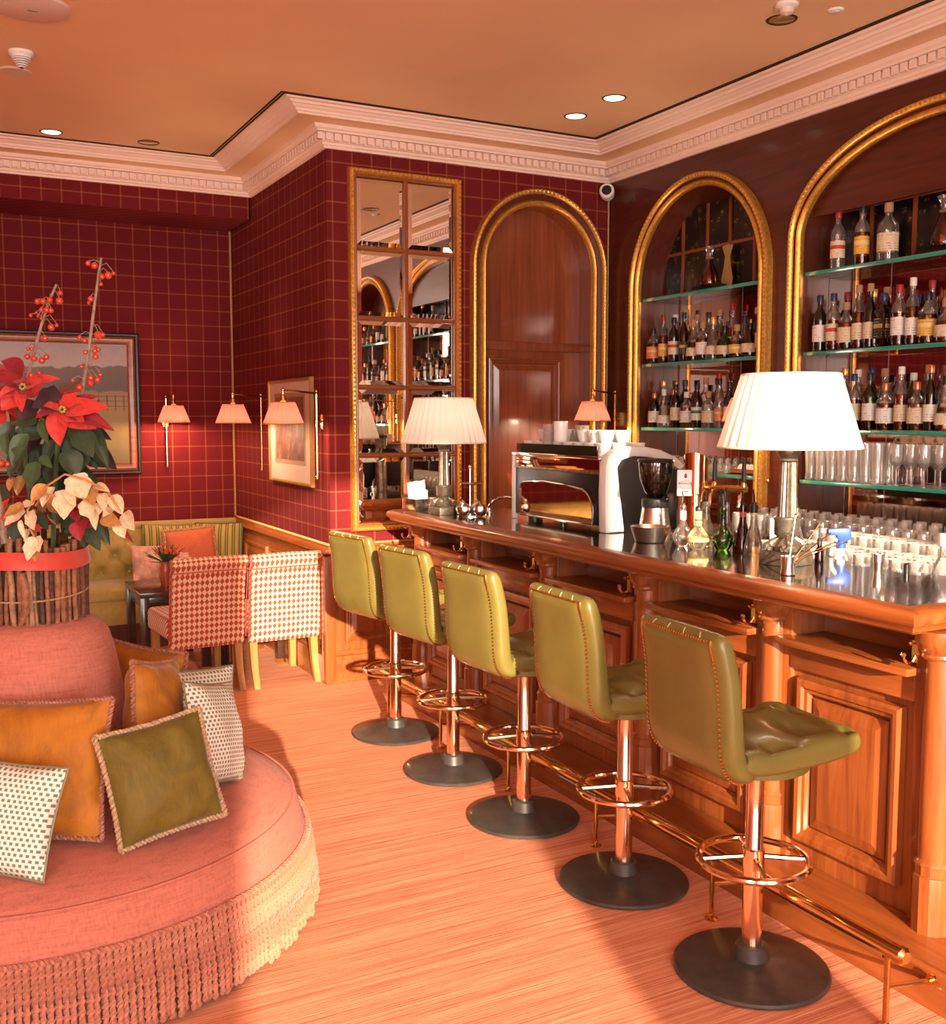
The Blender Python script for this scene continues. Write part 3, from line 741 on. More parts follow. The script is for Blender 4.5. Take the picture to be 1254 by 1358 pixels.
CAP = {'black': BLACK, 'gold': GOLDP, 'red': plain('red_wax', (.35, .02, .02), .4), 'cork': plain('cork', (.42, .24, .12), .8), 'white': WHITE, 'navy': plain('navy_foil', (.03, .04, .10), .35, .3), 'copper': plain('copper_foil', (.60, .24, .10), .3, .8)}
PLACED = []
RAD = {'tall round-shouldered': .0375, 'slim long-necked': .0325, 'stout': .045, 'squat decanter-like': .053, 'square-sided': .052, 'bell-shaped': .049}
def bottle(k, liq, lab, cap, loc, where, rz=0, s=1.0):
    lb = '%s %s bottle, %s label, %s cap, %s' % (k.replace(' decanter-like', ''), liq, lab.replace(' and ', '-'), cap, where)
    PLACED.append((loc, RAD[k] * s))
    t = thing('bottle', lb, 'bottle', loc, rz, 'bottles, ' + where); t.scale = (s, s, s)
    b, l, c = BM[k]
    inst('glass_body', b, [LIQ[liq], LIQ[liq] if liq in ('black', 'dark brown', 'green', 'blue-green') else GLASS], t); inst('paper_label', l, LAB[lab], t); inst('cap', c, CAP[cap], t)
    return t
KN = list(BOT); LN = ['amber', 'amber', 'golden', 'dark brown', 'clear', 'clear', 'green', 'red', 'black', 'amber']; BN = ['cream', 'cream', 'white', 'white', 'red and cream', 'yellow', 'black', 'orange', 'green and white']; CN = list(CAP)
def row(a, z, y0, y1, n, x, where, rn, j=.008):
    for i in range(n):
        y = y0 + (y1 - y0) * i / max(1, n - 1)
        order = KN[:]; rn.shuffle(order); order += ['slim long-necked']; s = rn.uniform(.93, 1.06); dy = rn.uniform(-j, j)
        for tr in range(60):
            k = order[min(tr // 7, len(order) - 1)]; yy = y + dy + (0, .01, -.01, .02, -.02, .032, -.032)[tr % 7]; r_ = RAD[k] * s
            if x + r_ < XW + .196 and all(abs(q[2] - z) > .05 or math.hypot(q[0] - x, q[1] - yy) > r_ + rr + .001 for q, rr in PLACED): break
        bottle(k, rn.choice(LN), rn.choice(BN), rn.choice(CN), (x, yy, z), where, rn.uniform(-.35, .35), s)
rn = random.Random(11)
# narrow niche, second shelf: fixed order of the front row, mixed back row
F1 = [('stout', 'golden', 'orange', 'black', 5.665), ('slim long-necked', 'amber', 'yellow', 'red', 5.50 + .06), ('tall round-shouldered', 'black', 'red and cream', 'black', 5.45), ('slim long-necked', 'dark brown', 'black', 'navy', 5.35), ('bell-shaped', 'red', 'cream', 'cork', 5.255), ('stout', 'amber', 'white', 'cork', 5.165), ('bell-shaped', 'clear', 'cream', 'gold', 5.07), ('squat decanter-like', 'green', 'cream', 'black', 4.965), ('squat decanter-like', 'golden', 'yellow', 'cork', 4.855), ('squat decanter-like', 'dark brown', 'cream', 'black', 4.745), ('tall round-shouldered', 'dark brown', 'cream', 'black', 4.65)]
for k, l, b, c, y in F1: bottle(k, l, b, c, (XW + .054, y, 2.008), 'second shelf of narrow niche', 0, .95)
row(A1, 2.008, 5.66, 4.68, 10, XW + .149, 'back of second shelf, narrow niche', rn)
F2 = [('stout', 'dark brown', 'white', 'copper', 5.64), ('bell-shaped', 'clear', 'white', 'white', 5.54), ('tall round-shouldered', 'dark brown', 'cream', 'black', 5.42), ('stout', 'golden', 'white', 'white', 5.31), ('tall round-shouldered', 'black', 'green and white', 'black', 5.21), ('stout', 'clear', 'cream', 'cork', 5.10), ('slim long-necked', 'clear', 'orange', 'black', 5.0), ('tall round-shouldered', 'blue-green', 'white', 'black', 4.91), ('stout', 'dark brown', 'white', 'copper', 4.80), ('bell-shaped', 'amber', 'cream', 'copper', 4.70)]
for k, l, b, c, y in F2: bottle(k, l, b, c, (XW + .054, y, 1.588), 'third shelf of narrow niche', 0, .92)
row(A1, 1.588, 5.67, 4.68, 10, XW + .149, 'back of third shelf, narrow niche', rn)
# wide niche
for k, l, b, c, y, x in (('tall round-shouldered', 'clear', 'red and cream', 'red', 4.09, .05), ('tall round-shouldered', 'amber', 'red and cream', 'red', 4.0, .13), ('tall round-shouldered', 'amber', 'yellow', 'black', 3.93, .05), ('tall round-shouldered', 'dark brown', 'yellow', 'black', 3.84, .13), ('stout', 'clear', 'cream', 'cork', 3.765, .05)):
    bottle(k, l, b, c, (XW + x, y, 2.437), 'topmost shelf of wide niche', 0, 1.0 if k != 'stout' else 1.15)
F3 = [('tall round-shouldered', 'black', 'white', 'navy', 4.205), ('tall round-shouldered', 'amber', 'red and cream', 'navy', 4.11), ('stout', 'amber', 'cream', 'cork', 4.02), ('slim long-necked', 'amber', 'cream', 'cork', 3.94), ('slim long-necked', 'dark brown', 'cream', 'cork', 3.865), ('square-sided', 'dark brown', 'black', 'navy', 3.78), ('tall round-shouldered', 'amber', 'white', 'red', 3.685), ('slim long-necked', 'amber', 'white', 'white', 3.605), ('stout', 'golden', 'yellow', 'black', 3.515), ('squat decanter-like', 'golden', 'cream', 'cork', 3.41), ('square-sided', 'amber', 'green and white', 'black', 3.31), ('stout', 'amber', 'cream', 'black', 3.20)]
for k, l, b, c, y in F3: bottle(k, l, b, c, (XW + .054, y, 2.008), 'second shelf of wide niche', 0, 1.0)
row(A2, 2.008, 4.20, 3.3, 11, XW + .149, 'back of second shelf, wide niche', rn)
F4 = [('stout', 'clear', 'white', 'white', 4.20), ('stout', 'clear', 'cream', 'cork', 4.08), ('tall round-shouldered', 'amber', 'cream', 'navy', 3.955), ('tall round-shouldered', 'green', 'white', 'black', 3.85), ('stout', 'amber', 'white', 'copper', 3.75), ('slim long-necked', 'amber', 'cream', 'white', 3.655), ('stout', 'golden', 'cream', 'copper', 3.56), ('slim long-necked', 'dark brown', 'white', 'copper', 3.482), ('bell-shaped', 'golden', 'cream', 'black', 3.398), ('tall round-shouldered', 'clear', 'white', 'navy', 3.31), ('bell-shaped', 'amber', 'cream', 'cork', 3.21)]
for k, l, b, c, y in F4: bottle(k, l, b, c, (XW + .054, y, 1.588), 'third shelf of wide niche', 0, .97)
row(A2, 1.588, 4.20, 3.3, 11, XW + .149, 'back of third shelf, wide niche', rn)
for z, q in ((2.437, 'topmost'), (2.008, 'second'), (1.588, 'third')):
    row(A2, z, 3.1, 2.66, 5, XW + .08, 'bar-end side, %s shelf, wide niche' % q, rn)
    row(A3, z, 2.2, 1.25, 8, XW + .08, '%s shelf, niche seen in mirror' % q, rn)
# cognac decanters on their stands
COGN = glassy('cognac', (.72, .26, .05), .03, 1.5, .03)
CARD = plain('gilt_card', (.50, .34, .12), .4, .3)
def decanter(lb, y, z, where, card):
    t = thing('cognac_decanter', lb, 'decanter', (XW + .10, y, z), 0)
    G().prism([(-.045, 0), (.045, 0), (.045, .032), (-.02, .036), (-.045, .010)], -.13, .11, lambda a, b, d: (a, d, b)).obj('black_stand', BLACK, t, smooth=False)
    text_part('Hennessy', .042, GOLDP, t, (-.0385, .035, .007), (R(90 - 44), 0, R(-90)), .25)
    c = (0, -.02, .034)
    G().lathe([(.0, 0), (.058, 0), (.062, .012), (.05, .07), (.028, .13), (.02, .155)], 14, c).obj('cognac_filled_body', COGN, t)
    n = G().lathe([(.02, .155), (.017, .17), (.021, .20), (.034, .23), (.036, .235), (.02, .238)], 14, c).obj('crystal_neck', GLASS, t)
    G().lathe([(.021, .16), (.026, .165), (.021, .17)], 14, c).obj('neck_ring', GOLDP, n)
    if card:
        P = [(-.04, 0), (.04, 0), (.052, .05), (.03, .13), (.022, .19), (.05, .25), (.0, .26), (-.05, .25), (-.022, .19), (-.03, .13), (-.052, .05)]
        tag(G().prism(P, 0, .003, lambda a, b, d: (XW + .15 + d, y - .125 - a, z + .014 + b)).obj('decanter_card', CARD, smooth=False), 'gilt cut-out card in the shape of a decanter behind the cognac', 'card')
decanter('cognac decanter on black lettered stand, top shelf of the narrow niche', 5.19, 2.437, '', True)
decanter('cognac decanter on black lettered stand, top shelf of the wide niche', 3.50, 2.437, '', False)

# ---- glassware
GM = {
 'beer_glass': G().lathe([(.0, .0), (.031, .0), (.032, .004), (.028, .03), (.030, .09), (.036, .17), (.037, .205), (.0345, .205), (.033, .17), (.027, .09), (.025, .035), (.0, .03)], 14).mesh('beer_glass'),
 'wine_glass': G().lathe([(.0, .0), (.034, .0), (.034, .002), (.006, .006), (.004, .012), (.004, .08), (.012, .09), (.033, .115), (.039, .145), (.036, .185), (.0335, .205), (.032, .205), (.034, .185), (.037, .145), (.031, .117), (.0, .094)], 14).mesh('wine_glass'),
 'tumbler': G().lathe([(.0, .0), (.031, .0), (.033, .004), (.038, .095), (.036, .095), (.031, .012), (.0, .01)], 14).mesh('tumbler'),
 'highball_glass': G().lathe([(.0, .0), (.028, .0), (.030, .004), (.033, .15), (.031, .15), (.027, .014), (.0, .012)], 14).mesh('highball_glass'),
 'champagne_flute': G().lathe([(.0, .0), (.03, .0), (.03, .002), (.005, .006), (.0035, .012), (.0035, .08), (.012, .095), (.024, .13), (.026, .17), (.0235, .225), (.022, .225), (.0243, .17), (.022, .13), (.0, .098)], 14).mesh('champagne_flute'),
 'small_jar': G().lathe([(.0, .0), (.024, .0), (.026, .004), (.026, .045), (.014, .058), (.011, .062), (.011, .072), (.014, .076), (.010, .085), (.0, .09)], 12).mesh('small_jar'),
}
def glassware(kind, loc, label, group, flip=False, mat=GLASS2, h=0, s=1, sz=None):
    o = inst(kind, GM[kind], mat, None, (loc[0], loc[1], loc[2] + h) if flip else loc, (PI, 0, 0) if flip else (0, 0, rnd.uniform(0, 6)), (s, s, sz or s))
    return tag(o, label, kind.replace('_', ' ').replace('champagne flute', 'flute'), group)
for i in range(7):
    for x, q in ((.05, 'front'), (.13, 'back')): glassware('beer_glass', (XW + x, 4.235 - i * .076, 1.312), 'tall clear beer glass in the %s row on the lowest shelf of the wide niche' % q, q + ' row of beer glasses')
for i in range(11):
    for x, q in ((.045, 'front'), (.125, 'back')): glassware('wine_glass', (XW + x + (i % 2) * .012, 3.66 - i * .083, 1.312), 'clear stemmed wine glass in the %s row on the lowest shelf of the wide niche' % q, q + ' row of wine glasses')
# back counter under the niches
bc = thing('back_counter', 'dark wooden back counter under the mirrored niches', 'counter', (4.05, 3.4, 0))
G().box(-.2, .225, -2.6, 2.58, .0, .905).obj('counter_body', MAH_Z, bc, smooth=False); G().box(-.23, .225, -2.62, 2.60, .905, .935).obj('counter_top', BLACKTOP, bc, bevel=.004)
for i in range(22):
    for j in range(4): glassware('champagne_flute' if j > 1 else 'wine_glass', (3.90 + j * .088, 4.32 - i * .084 - (j % 2) * .03, .935), 'clear stemmed %s in the %s row on the back counter' % ('flute' if j > 1 else 'wine glass', ('front', 'second', 'third', 'hindmost')[j]), ('front', 'second', 'third', 'hindmost')[j] + ' row of stemmed glasses')
for i in range(17):
    for j in range(5):
        p = (3.20 + j * .085, 3.36 - i * .085 - (j % 2) * .04, .90)
        if any(math.hypot(p[0] - a_, p[1] - b_) < .085 for a_, b_ in ((3.20, 2.96), (3.185, 2.475))) or p[1] < 2.1: continue
        q = ('front', 'second', 'middle', 'fourth', 'hindmost')[j]
        glassware('highball_glass', p, 'clear straight tumbler in the %s row on the worktop behind the bar' % q, q + ' row of straight glasses', s=1.2, sz=1.72 if j > 2 else 1.5)
for i in range(13):
    for x, q in ((.05, 'front'), (.115, 'back')): glassware('small_jar', (XW + x, 5.66 - i * .062, 1.312), 'small stoppered clear jar in the %s row on the lowest shelf of the narrow niche' % q, q + ' row of small jars')
t = thing('napkin_tray', 'wooden tray of folded white napkins on the lowest shelf of the narrow niche', 'tray', (XW + .075, 4.74, 1.312))
G().box(-.06, .06, -.1, .1, .0, .012).obj('tray_base', OAK_Y, t, bevel=.002); G().box(-.06, -.054, -.1, .1, .0, .035).obj('tray_side', OAK_Y, t); G().box(.054, .06, -.1, .1, .0, .035).obj('tray_side', OAK_Y, t)
NAPK = plain('white_napkin', (.85, .83, .80), .8)
g = G()
for i in range(6): g.prism([(-.04, 0), (.04, 0), (0, .05)], -.085 + i * .03, -.062 + i * .03, lambda a, b, d: (a, d, .012 + b))
g.obj('folded_napkins', NAPK, t, smooth=False)

# ============================================================ LAMPS
def pleated(r0, r1, h, n=72, amp=.004):
    g = G(); vs = []
    for j, (r, z) in enumerate(((r0, 0), (r0 * .75 + r1 * .25, h * .25), (r0 * .5 + r1 * .5, h * .5), (r0 * .25 + r1 * .75, h * .75), (r1, h))):
        for i in range(n):
            a = 2 * PI * i / n; rr = r + (amp if i % 2 else -amp) * r / r0; vs.append((rr * math.cos(a), rr * math.sin(a), z))
    fs = [(j * n + i, j * n + (i + 1) % n, (j + 1) * n + (i + 1) % n, (j + 1) * n + i) for j in range(4) for i in range(n)]
    return g.add(vs, fs)
def ring(r, z, t, n=48): return G().tube([(r * math.cos(2 * PI * i / n), r * math.sin(2 * PI * i / n), z) for i in range(n)], t, 6, closed=True)
TRIM = plain('cream_braid', (.85, .76, .66), .7)
def table_lamp(lb, loc, s, rz, watts):
    t = thing('table_lamp', lb, 'table lamp', loc, rz, None); t.scale = (s, s, s)
    G().box(-.07, .07, -.07, .07, 0, .045).obj('base_block', PEWTER, t, bevel=.004)
    b = G(); b.box(-.064, .064, -.064, .064, .045, .052)
    for i in range(4):
        a = PI / 4 + PI / 2 * i; cx_, cy_ = .05 * math.cos(a), .05 * math.sin(a)
        for k in range(7):
            q = a + (k - 3) * .35; b.ball((cx_ + .024 * math.cos(q), cy_ + .024 * math.sin(q), .062 + .008 * (k % 2)), .013, 6)
        b.tube([(cx_ * 1.3, cy_ * 1.3, .06), (cx_ * 1.1, cy_ * 1.1, .085), (cx_ * .55, cy_ * .55, .10)], [.014, .012, .008], 6)
    b.lathe([(.05, .05), (.055, .07), (.036, .092), (.03, .10), (.045, .112), (.048, .118)], 20); b.obj('ornate_foot', PEWTER, t)
    d = G().lathe([(.043, .118), (.046, .124), (.046, .165), (.049, .17), (.049, .176), (.04, .18)], 16); d.obj('pedestal_drum', PEWTER, t)
    n = 32; prof = [(.036, .178), (.033, .25), (.029, .37), (.0285, .385)]; g = G(); vs = []
    for r, z in prof:
        for i in range(n): a = 2 * PI * i / n; rr = r * (1 if i % 2 else .88); vs.append((rr * math.cos(a), rr * math.sin(a), z))
    g.add(vs, [(j * n + i, j * n + (i + 1) % n, (j + 1) * n + (i + 1) % n, (j + 1) * n + i) for j in range(3) for i in range(n)]); g.obj('fluted_column', PEWTER, t, smooth=False)
    G().lathe([(.029, .383), (.035, .388), (.032, .395), (.040, .412), (.045, .42), (.045, .43), (.012, .434), (.012, .50)], 20).obj('capital', PEWTER, t)
    sh = pleated(.258, .176, .268).obj('pleated_shade', SHADEW, t, smooth=False); sh.location = (0, 0, .435)
    for r, z, nm in ((.258, .437, 'lower_braid'), (.176, .703, 'upper_braid')): ring(r, z, .0045).obj(nm, TRIM, sh).location = (0, 0, -.435)
    l = light('lamp_bulb', 'POINT', (0, 0, .56), watts, (1, .80, .58), shadow_soft_size=.04); l.parent = t
table_lamp('large silver column table lamp with cream pleated shade beside the pourer bottles', (2.845, 2.894, 1.104), 1.0, R(8), 1.5)
table_lamp('silver column table lamp with cream pleated shade at the mirror end of the bar', (2.612, 5.317, 1.104), .93, R(5), 1.5)

def sconce(lb, rod, z0, z1, shade, plate, watts=14):
    """swing-arm lamp: vertical rod at rod, shade hung under the arm's end"""
    t = thing('wall_lamp', lb, 'wall lamp', (rod[0], rod[1], z0))
    H = z1 - z0; dx, dy = shade[0] - rod[0], shade[1] - rod[1]
    G().tube([(0, 0, 0), (0, 0, H + .012)], .0075, 10).ball((0, 0, -.008), .0135, 10).obj('rod', BRASS, t)
    px, py = plate
    b = G().tube([(0, 0, H * .66), (px, py, H * .66)], .008, 8); b.box(px - .012 if abs(px) > abs(py) else -.02, px + .012 if abs(px) > abs(py) else .02, -.02 if abs(px) > abs(py) else py - .012, .02 if abs(px) > abs(py) else py + .012, H * .66 - .045, H * .66 + .045); b.obj('wall_plate', BRASS, t)
    G().tube([(0, 0, H), (dx * .5, dy * .5, H + .006), (dx, dy, H + .012)], .0065, 8).ball((dx, dy, H + .014), .013, 10).ball((0, 0, H + .012), .012, 10).obj('swing_arm', BRASS, t)
    G().tube([(dx, dy, H + .012), (dx, dy, H - .05)], .006, 8).lathe([(.012, -.06), (.018, -.05), (.014, -.02), (.006, -.012)], 12, (dx, dy, H)).obj('lamp_holder', BRASS, t)
    sh = pleated(.118, .070, .125, 48, .003).obj('pleated_shade', SHADEP, t, smooth=False); sh.location = (dx, dy, H - .185)
    g = ring(.118, 0, .004, 36)
    g.obj('gold_rim', GOLDP, sh); ring(.070, .125, .003, 30).obj('upper_rim', GOLDP, sh)
    l = light('lamp_bulb', 'POINT', (dx, dy, H - .172), watts, (1, .66, .40), shadow_soft_size=.025); l.parent = t
sconce('brass swing-arm wall lamp with pink shade on the back wall beside the landscape painting', (1.68, 8.25), 1.285, 1.80, (1.69, 8.03), (0, .045))
sconce('brass swing-arm wall lamp with pink shade on the alcove side of the framed print', (2.172, 7.39), 1.285, 1.80, (1.90, 7.13), (.045, 0))
sconce('brass swing-arm wall lamp with pink shade reaching in front of the framed print', (2.172, 6.20), 1.285, 1.80, (1.90, 6.01), (.045, 0))
sconce('brass swing-arm wall lamp with pink shade between the door and the narrow niche', (4.235, 5.95), 1.30, 1.815, (3.90, 5.73), (.04, 0))
sconce('brass swing-arm wall lamp with pink shade between the narrow and the wide niche', (4.235, 4.462), 1.30, 1.815, (3.93, 4.33), (.04, 0))
sconce('brass swing-arm wall lamp with pink shade beyond the wide niche, seen in the mirror', (4.235, 2.44), 1.30, 1.815, (3.95, 2.36), (.04, 0))

# ============================================================ THINGS ON THE BAR
T = 1.1045
# espresso machine with cups
em = thing('espresso_machine', 'white and black espresso machine with mirrored rear plate on the bar', 'espresso machine', (2.845, 4.52, T))
BRONZE = plain('bronze_mirror', (.50, .22, .12), .05, 1)
G().box(.03, .48, -.36, .40, .03, .35).obj('body', BLACK, em, bevel=.01)
G().box(.004, .03, -.40, .40, .03, .285).obj('rear_panel', BLACK, em, bevel=.004)
P = [(-.355, .03), (.33, .03), (.33, .165)] + [(.33 - .04 + .04 * math.cos(a), .165 + .04 * math.sin(a)) for a in [PI / 2 * i / 5 for i in range(1, 6)]] + [(.1, .218), (-.12, .21)] + [(-.355 + .11 - .11 * math.sin(a), .09 + .11 * math.cos(a)) for a in [PI / 2 * i / 6 for i in range(7)]]
g = G(); g.prism(P, 0, .006, lambda a, b, d: (.002 - d, a, b)); pl = g.obj('mirrored_plate', plain('dark_chrome', (.66, .48, .36), .04, 1), em, smooth=False)
G().tube([(-.004, a, b) for a, b in P], .006, 6, closed=True).obj('chrome_rim', CHROME, pl)
G().box(.0, .03, -.40, .40, .285, .345).obj('bronze_band', BRONZE, em, bevel=.003)
G().box(-.002, .03, -.40, .41, .276, .288).obj('louvre_strip', PEWTER, em, bevel=.002)
G().box(-.004, .02, .395, .425, .0, .35).obj('white_edge', WHITE, em, bevel=.005)
G().box(-.004, .48, -.40, .425, .345, .362).obj('top_edge', CHROME, em, bevel=.003)
outer = [(.0, 0), (-.005, .2), (.0, .33), (.02, .37), (.06, .395), (.13, .41), (.22, .408), (.32, .39), (.42, .35), (.47, .31)]
inner = [(.44, .29), (.36, .33), (.26, .355), (.16, .362), (.09, .345), (.065, .31), (.08, .2), (.11, .0)]
vsO = outer + inner
g = G()
no = len(outer); lp = outer + inner
g.prism(lp, -.46, -.40, lambda a, b, d: (a, d, b)); g.obj('white_side_cheek', WHITE, em, ang=30, bevel=.008)
G().prism([(.07, .0), (.062, .31), (.16, .366), (.30, .35), (.46, .29), (.46, .0)], -.42, -.36, lambda a, b, d: (a, d, b)).obj('black_side_panel', BLACK, em, smooth=False)
for y in (-.3, .3): G().lathe([(.025, 0), (.025, .035)], 14, (.25, y, 0)).obj('foot', CHROME, em)
SMOKE = glassy('smoked_glass', (.58, .52, .52), .03, 1.45, .05)
G().box(.0, .006, -.38, .38, .362, .41).obj('smoked_cup_rail', SMOKE, em, smooth=False)
cupm = G().lathe([(.0, .0), (.026, 0), (.028, .004), (.033, .02), (.041, .052), (.043, .06), (.041, .06), (.038, .05), (.03, .02), (.0, .008)], 20)
cupm.tube([(.04, 0, .048), (.058, 0, .048), (.064, 0, .036), (.056, 0, .022), (.034, 0, .018)], .004, 6); cupm = cupm.mesh('cup')
rc = random.Random(4)
def cup(x, y, z, lb, gp, rx=0):
    tag(inst('coffee_cup', cupm, PORC, None, (x, y, z), (rx, 0, R(45) + PI * rc.choice((0, 1)) + rc.uniform(-.08, .08))), lb, 'cup', gp)
for i in range(8):
    for j in range(3):
        cup(2.92 + j * .10, 4.87 - i * .096, T + .362, 'white coffee cup in the lower layer, %s row, on the espresso machine' % ('outer', 'middle', 'inner')[j], ('outer', 'middle', 'inner')[j] + ' row of cups on the machine')
for i in range(7):
    if i in (3,): continue
    for j in range(2):
        cup(2.985 + j * .10, 4.84 - i * .096, T + .4225, 'white coffee cup stacked in the upper layer, %s row, on the espresso machine' % ('outer', 'inner')[j], ('outer', 'inner')[j] + ' row of upper cups')
WIRE = plain('woven_silver', (.65, .58, .50), .3, .8, bump=1, bscale=150)
mug = G().lathe([(.0, 0), (.034, 0), (.036, .004), (.037, .105), (.035, .105), (.033, .01), (.0, .008)], 24).mesh('tall_mug')
tag(inst('tall_mug', mug, PORC, None, (2.905, 4.555, T + .4225)), 'tall white porcelain mug on the cups of the espresso machine', 'mug')
tag(inst('tall_mug', mug, WIRE, None, (2.892, 4.637, T + .4225), scale=(.95, .95, .85)), 'woven silver tumbler beside the tall white mug on the machine', 'mug')
tag(inst('tall_mug', mug, WIRE, None, (3.035, 4.552, T + .4225), scale=(1, 1, .8)), 'woven silver tumbler behind the tall white mug', 'mug')
can = thing('coffee_tin', 'dark round tin standing behind the mirror-end corner of the espresso machine', 'tin', (3.02, 4.995, T)); G().lathe([(.045, 0), (.045, .39), (.042, .395)], 24).obj('tin_body', PEWTER, can); G().lathe([(.046, .395), (.046, .415), (.0, .417)], 24).obj('tin_lid', BLACK, can)
# grinder
gr = thing('coffee_grinder', 'chrome coffee grinder with bean-filled hopper beside the espresso machine', 'grinder', (2.955, 3.83, T))
STEEL = plain('brushed_steel', (.62, .60, .58), .25, 1)
G().lathe([(.085, 0), (.085, .01), (.075, .03), (.06, .13), (.058, .14)], 32).obj('base_cone', STEEL, gr)
G().lathe([(.059, .138), (.062, .145), (.062, .175), (.058, .18)], 32).obj('black_collar', BLACK, gr)
G().lathe([(.02, .178), (.035, .185), (.055, .215), (.074, .27), (.080, .33), (.080, .345)], 32).obj('glass_hopper', SMOKE, gr)
BEAN = plain('coffee_beans', (.10, .035, .012), .4, var=.6, vscale=120, bump=1.0, bscale=110)
G().lathe([(.018, .183), (.033, .19), (.052, .218), (.069, .27), (.070, .292), (.0, .297)], 28).obj('coffee_beans', BEAN, gr)
G().lathe([(.082, .343), (.084, .350), (.080, .358), (.0, .362)], 32).obj('hopper_lid', BLACK, gr)
G().box(.05, .11, -.02, .02, .03, .2).obj('dosing_arm', BLACK, gr, bevel=.004)
tag(G().lathe([(.0, 0), (.06, 0), (.066, .004), (.082, .05), (.088, .07), (.086, .07), (.078, .05), (.062, .008), (.0, .006)], 36, (2.83, 3.70, T)).obj('steel_bowl', STEEL), 'shiny steel bowl on the bar in front of the coffee grinder', 'bowl')
# beer tower
tw = thing('beer_tower', 'copper beer tower with white sign and black tap handles', 'beer tower', (2.985, 3.585, T))
COPT = plain('tower_copper', (.80, .42, .20), .08, 1)
G().lathe([(.064, 0), (.064, .01), (.054, .016), (.053, .34)], 36).add([], []).obj('column', COPT, tw)
g = G(); g.grid(36, 6, lambda a, b: ((.053 * (1 - b * .999)) * math.cos(2 * PI * a), (.053 * (1 - b * .999)) * math.sin(2 * PI * a), .34 + .028 + .028 * math.cos(2 * PI * a + 2.6) * (1 - b)), wu=True); g.obj('slanted_cap', COPT, tw)
g = G(); g.grid(36, 1, lambda a, b: (.053 * math.cos(2 * PI * a), .053 * math.sin(2 * PI * a), .34 if b < .5 else .368 + .028 * math.cos(2 * PI * a + 2.6)), wu=True); g.obj('slanted_rim', COPT, tw)
SIGN = plain('sign_white', (.82, .80, .80), .4); REDP = plain('sign_red', (.35, .02, .02), .5)
sg = G().box(-.036, .036, -.006, .006, -.056, .056).obj('sign_board', SIGN, tw, bevel=.003); sg.location = (-.066, -.01, .265); sg.rotation_euler = (0, 0, R(-28))
text_part('Radeberger', .0145, REDP, sg, (0, -.0065, -.006), (R(90), 0, 0), .35, .0006)
G().lathe([(.0, 0), (.006, .003), (.006, .012), (.003, .02), (.0, .022)], 8, (0, -.0065, .02)).obj('sign_crest', REDP, sg)
g = G(); g.prism([(-.016, -.034), (.016, -.034), (.012, -.042), (-.012, -.042)], -.0072, -.006, lambda a, b, d: (a, d, b)); g.obj('sign_ribbon', REDP, sg, smooth=False)
G().tube([(.026 * math.cos(2 * PI * i / 24), -.0068, -.008 + .018 * math.sin(2 * PI * i / 24)) for i in range(24)], .0006, 4, closed=True).obj('sign_oval', REDP, sg)
G().box(-.034, .034, -.0068, -.006, -.054, -.050).obj('sign_gold_foot', GOLDP, sg)
G().tube([(.03, -.03, .245), (.09, -.22, .245)], .014, 14).obj('tap_bar', BRASS, tw)
for k in (.22, .93):
    x, y = .03 + .06 * k, -.03 - .19 * k
    G().lathe([(.007, .012), (.009, .03), (.011, .032), (.009, .10), (.006, .128), (.0, .13)], 12, (x, y, .245)).obj('tap_handle', BLACK, tw)
    G().lathe([(.014, .005), (.012, .02), (.008, .03)], 12, (x, y, .245)).obj('tap_collar', BRASS, tw)
    G().tube([(x, y, .24), (x - .03, y - .012, .215), (x - .045, y - .018, .17)], .007, 8).obj('spout', CHROME, tw)
G().box(.045, .07, -.13, -.09, .10, .235).obj('black_tap_body', BLACK, tw, bevel=.004)
# pourer bottles
def carafe(lb, loc, prof, mat, neck, bands, pour, h):
    t = thing('pourer_bottle', lb, 'bottle', loc)
    G().lathe(prof, 22).obj('glass_body', mat, t)
    for r, z0, z1, m in bands: G().lathe([(r, z0), (r, z1)], 18).obj('label_band', m, t)
    g = G(); g.lathe([(.0105, h - .012), (.0125, h - .004), (.011, h + .006), (.006, h + .012)], 12); g.tube([(0, 0, h + .01), (-.002, 0, h + .04), (-.008, 0, h + .062)], [.0045, .0038, .003], 8); g.obj('pourer_spout', pour, t)
bulb = [(.0, 0), (.024, 0), (.028, .004), (.044, .035), (.045, .05), (.03, .075), (.0155, .095), (.013, .11), (.013, .16), (.0145, .165), (.0145, .172)]
cone = [(.0, 0), (.036, 0), (.038, .004), (.037, .03), (.024, .09), (.014, .125), (.013, .15), (.013, .19)]
YEL = plain('yellow_band', (.72, .55, .18), .5); REDB = plain('red_band', (.5, .06, .04), .5); WB = plain('white_band', (.8, .76, .72), .5)
carafe('clear round-bellied pourer bottle with white neck band next to the beer tower', (2.85, 3.50, T), bulb, GLASS, 0, [(.0146, .115, .152, WB)], CHROME, .172)
carafe('clear round-bellied pourer bottle with yellow neck band', (2.84, 3.39, T), bulb, GLASS, 0, [(.0146, .10, .16, YEL), (.015, .12, .127, REDB), (.0455, .035, .048, YEL)], BLACK, .172)
carafe('green round-bellied pourer bottle', (2.912, 3.32, T), bulb, LIQ['green'], 0, [], BLACK, .172)
carafe('dark pourer bottle with red neck band and long black spout', (2.94, 3.235, T), cone, LIQ['dark brown'], 0, [(.0145, .145, .165, REDB)], BLACK, .19)
carafe('clear flared pourer bottle with large black stopper beside the big lamp', (2.92, 3.15, T), cone, GLASS, 0, [(.0165, .17, .20, BLACK), (.0155, .160, .166, YEL)], BLACK, .20)
carafe('clear cone-shaped pourer bottle behind the green one', (3.0, 3.40, T), cone, GLASS, 0, [], BLACK, .19)
carafe('small clear pourer bottle between the beer tower and the bottle with the yellow band', (2.953, 3.472, T), cone, GLASS, 0, [], BLACK, .15)
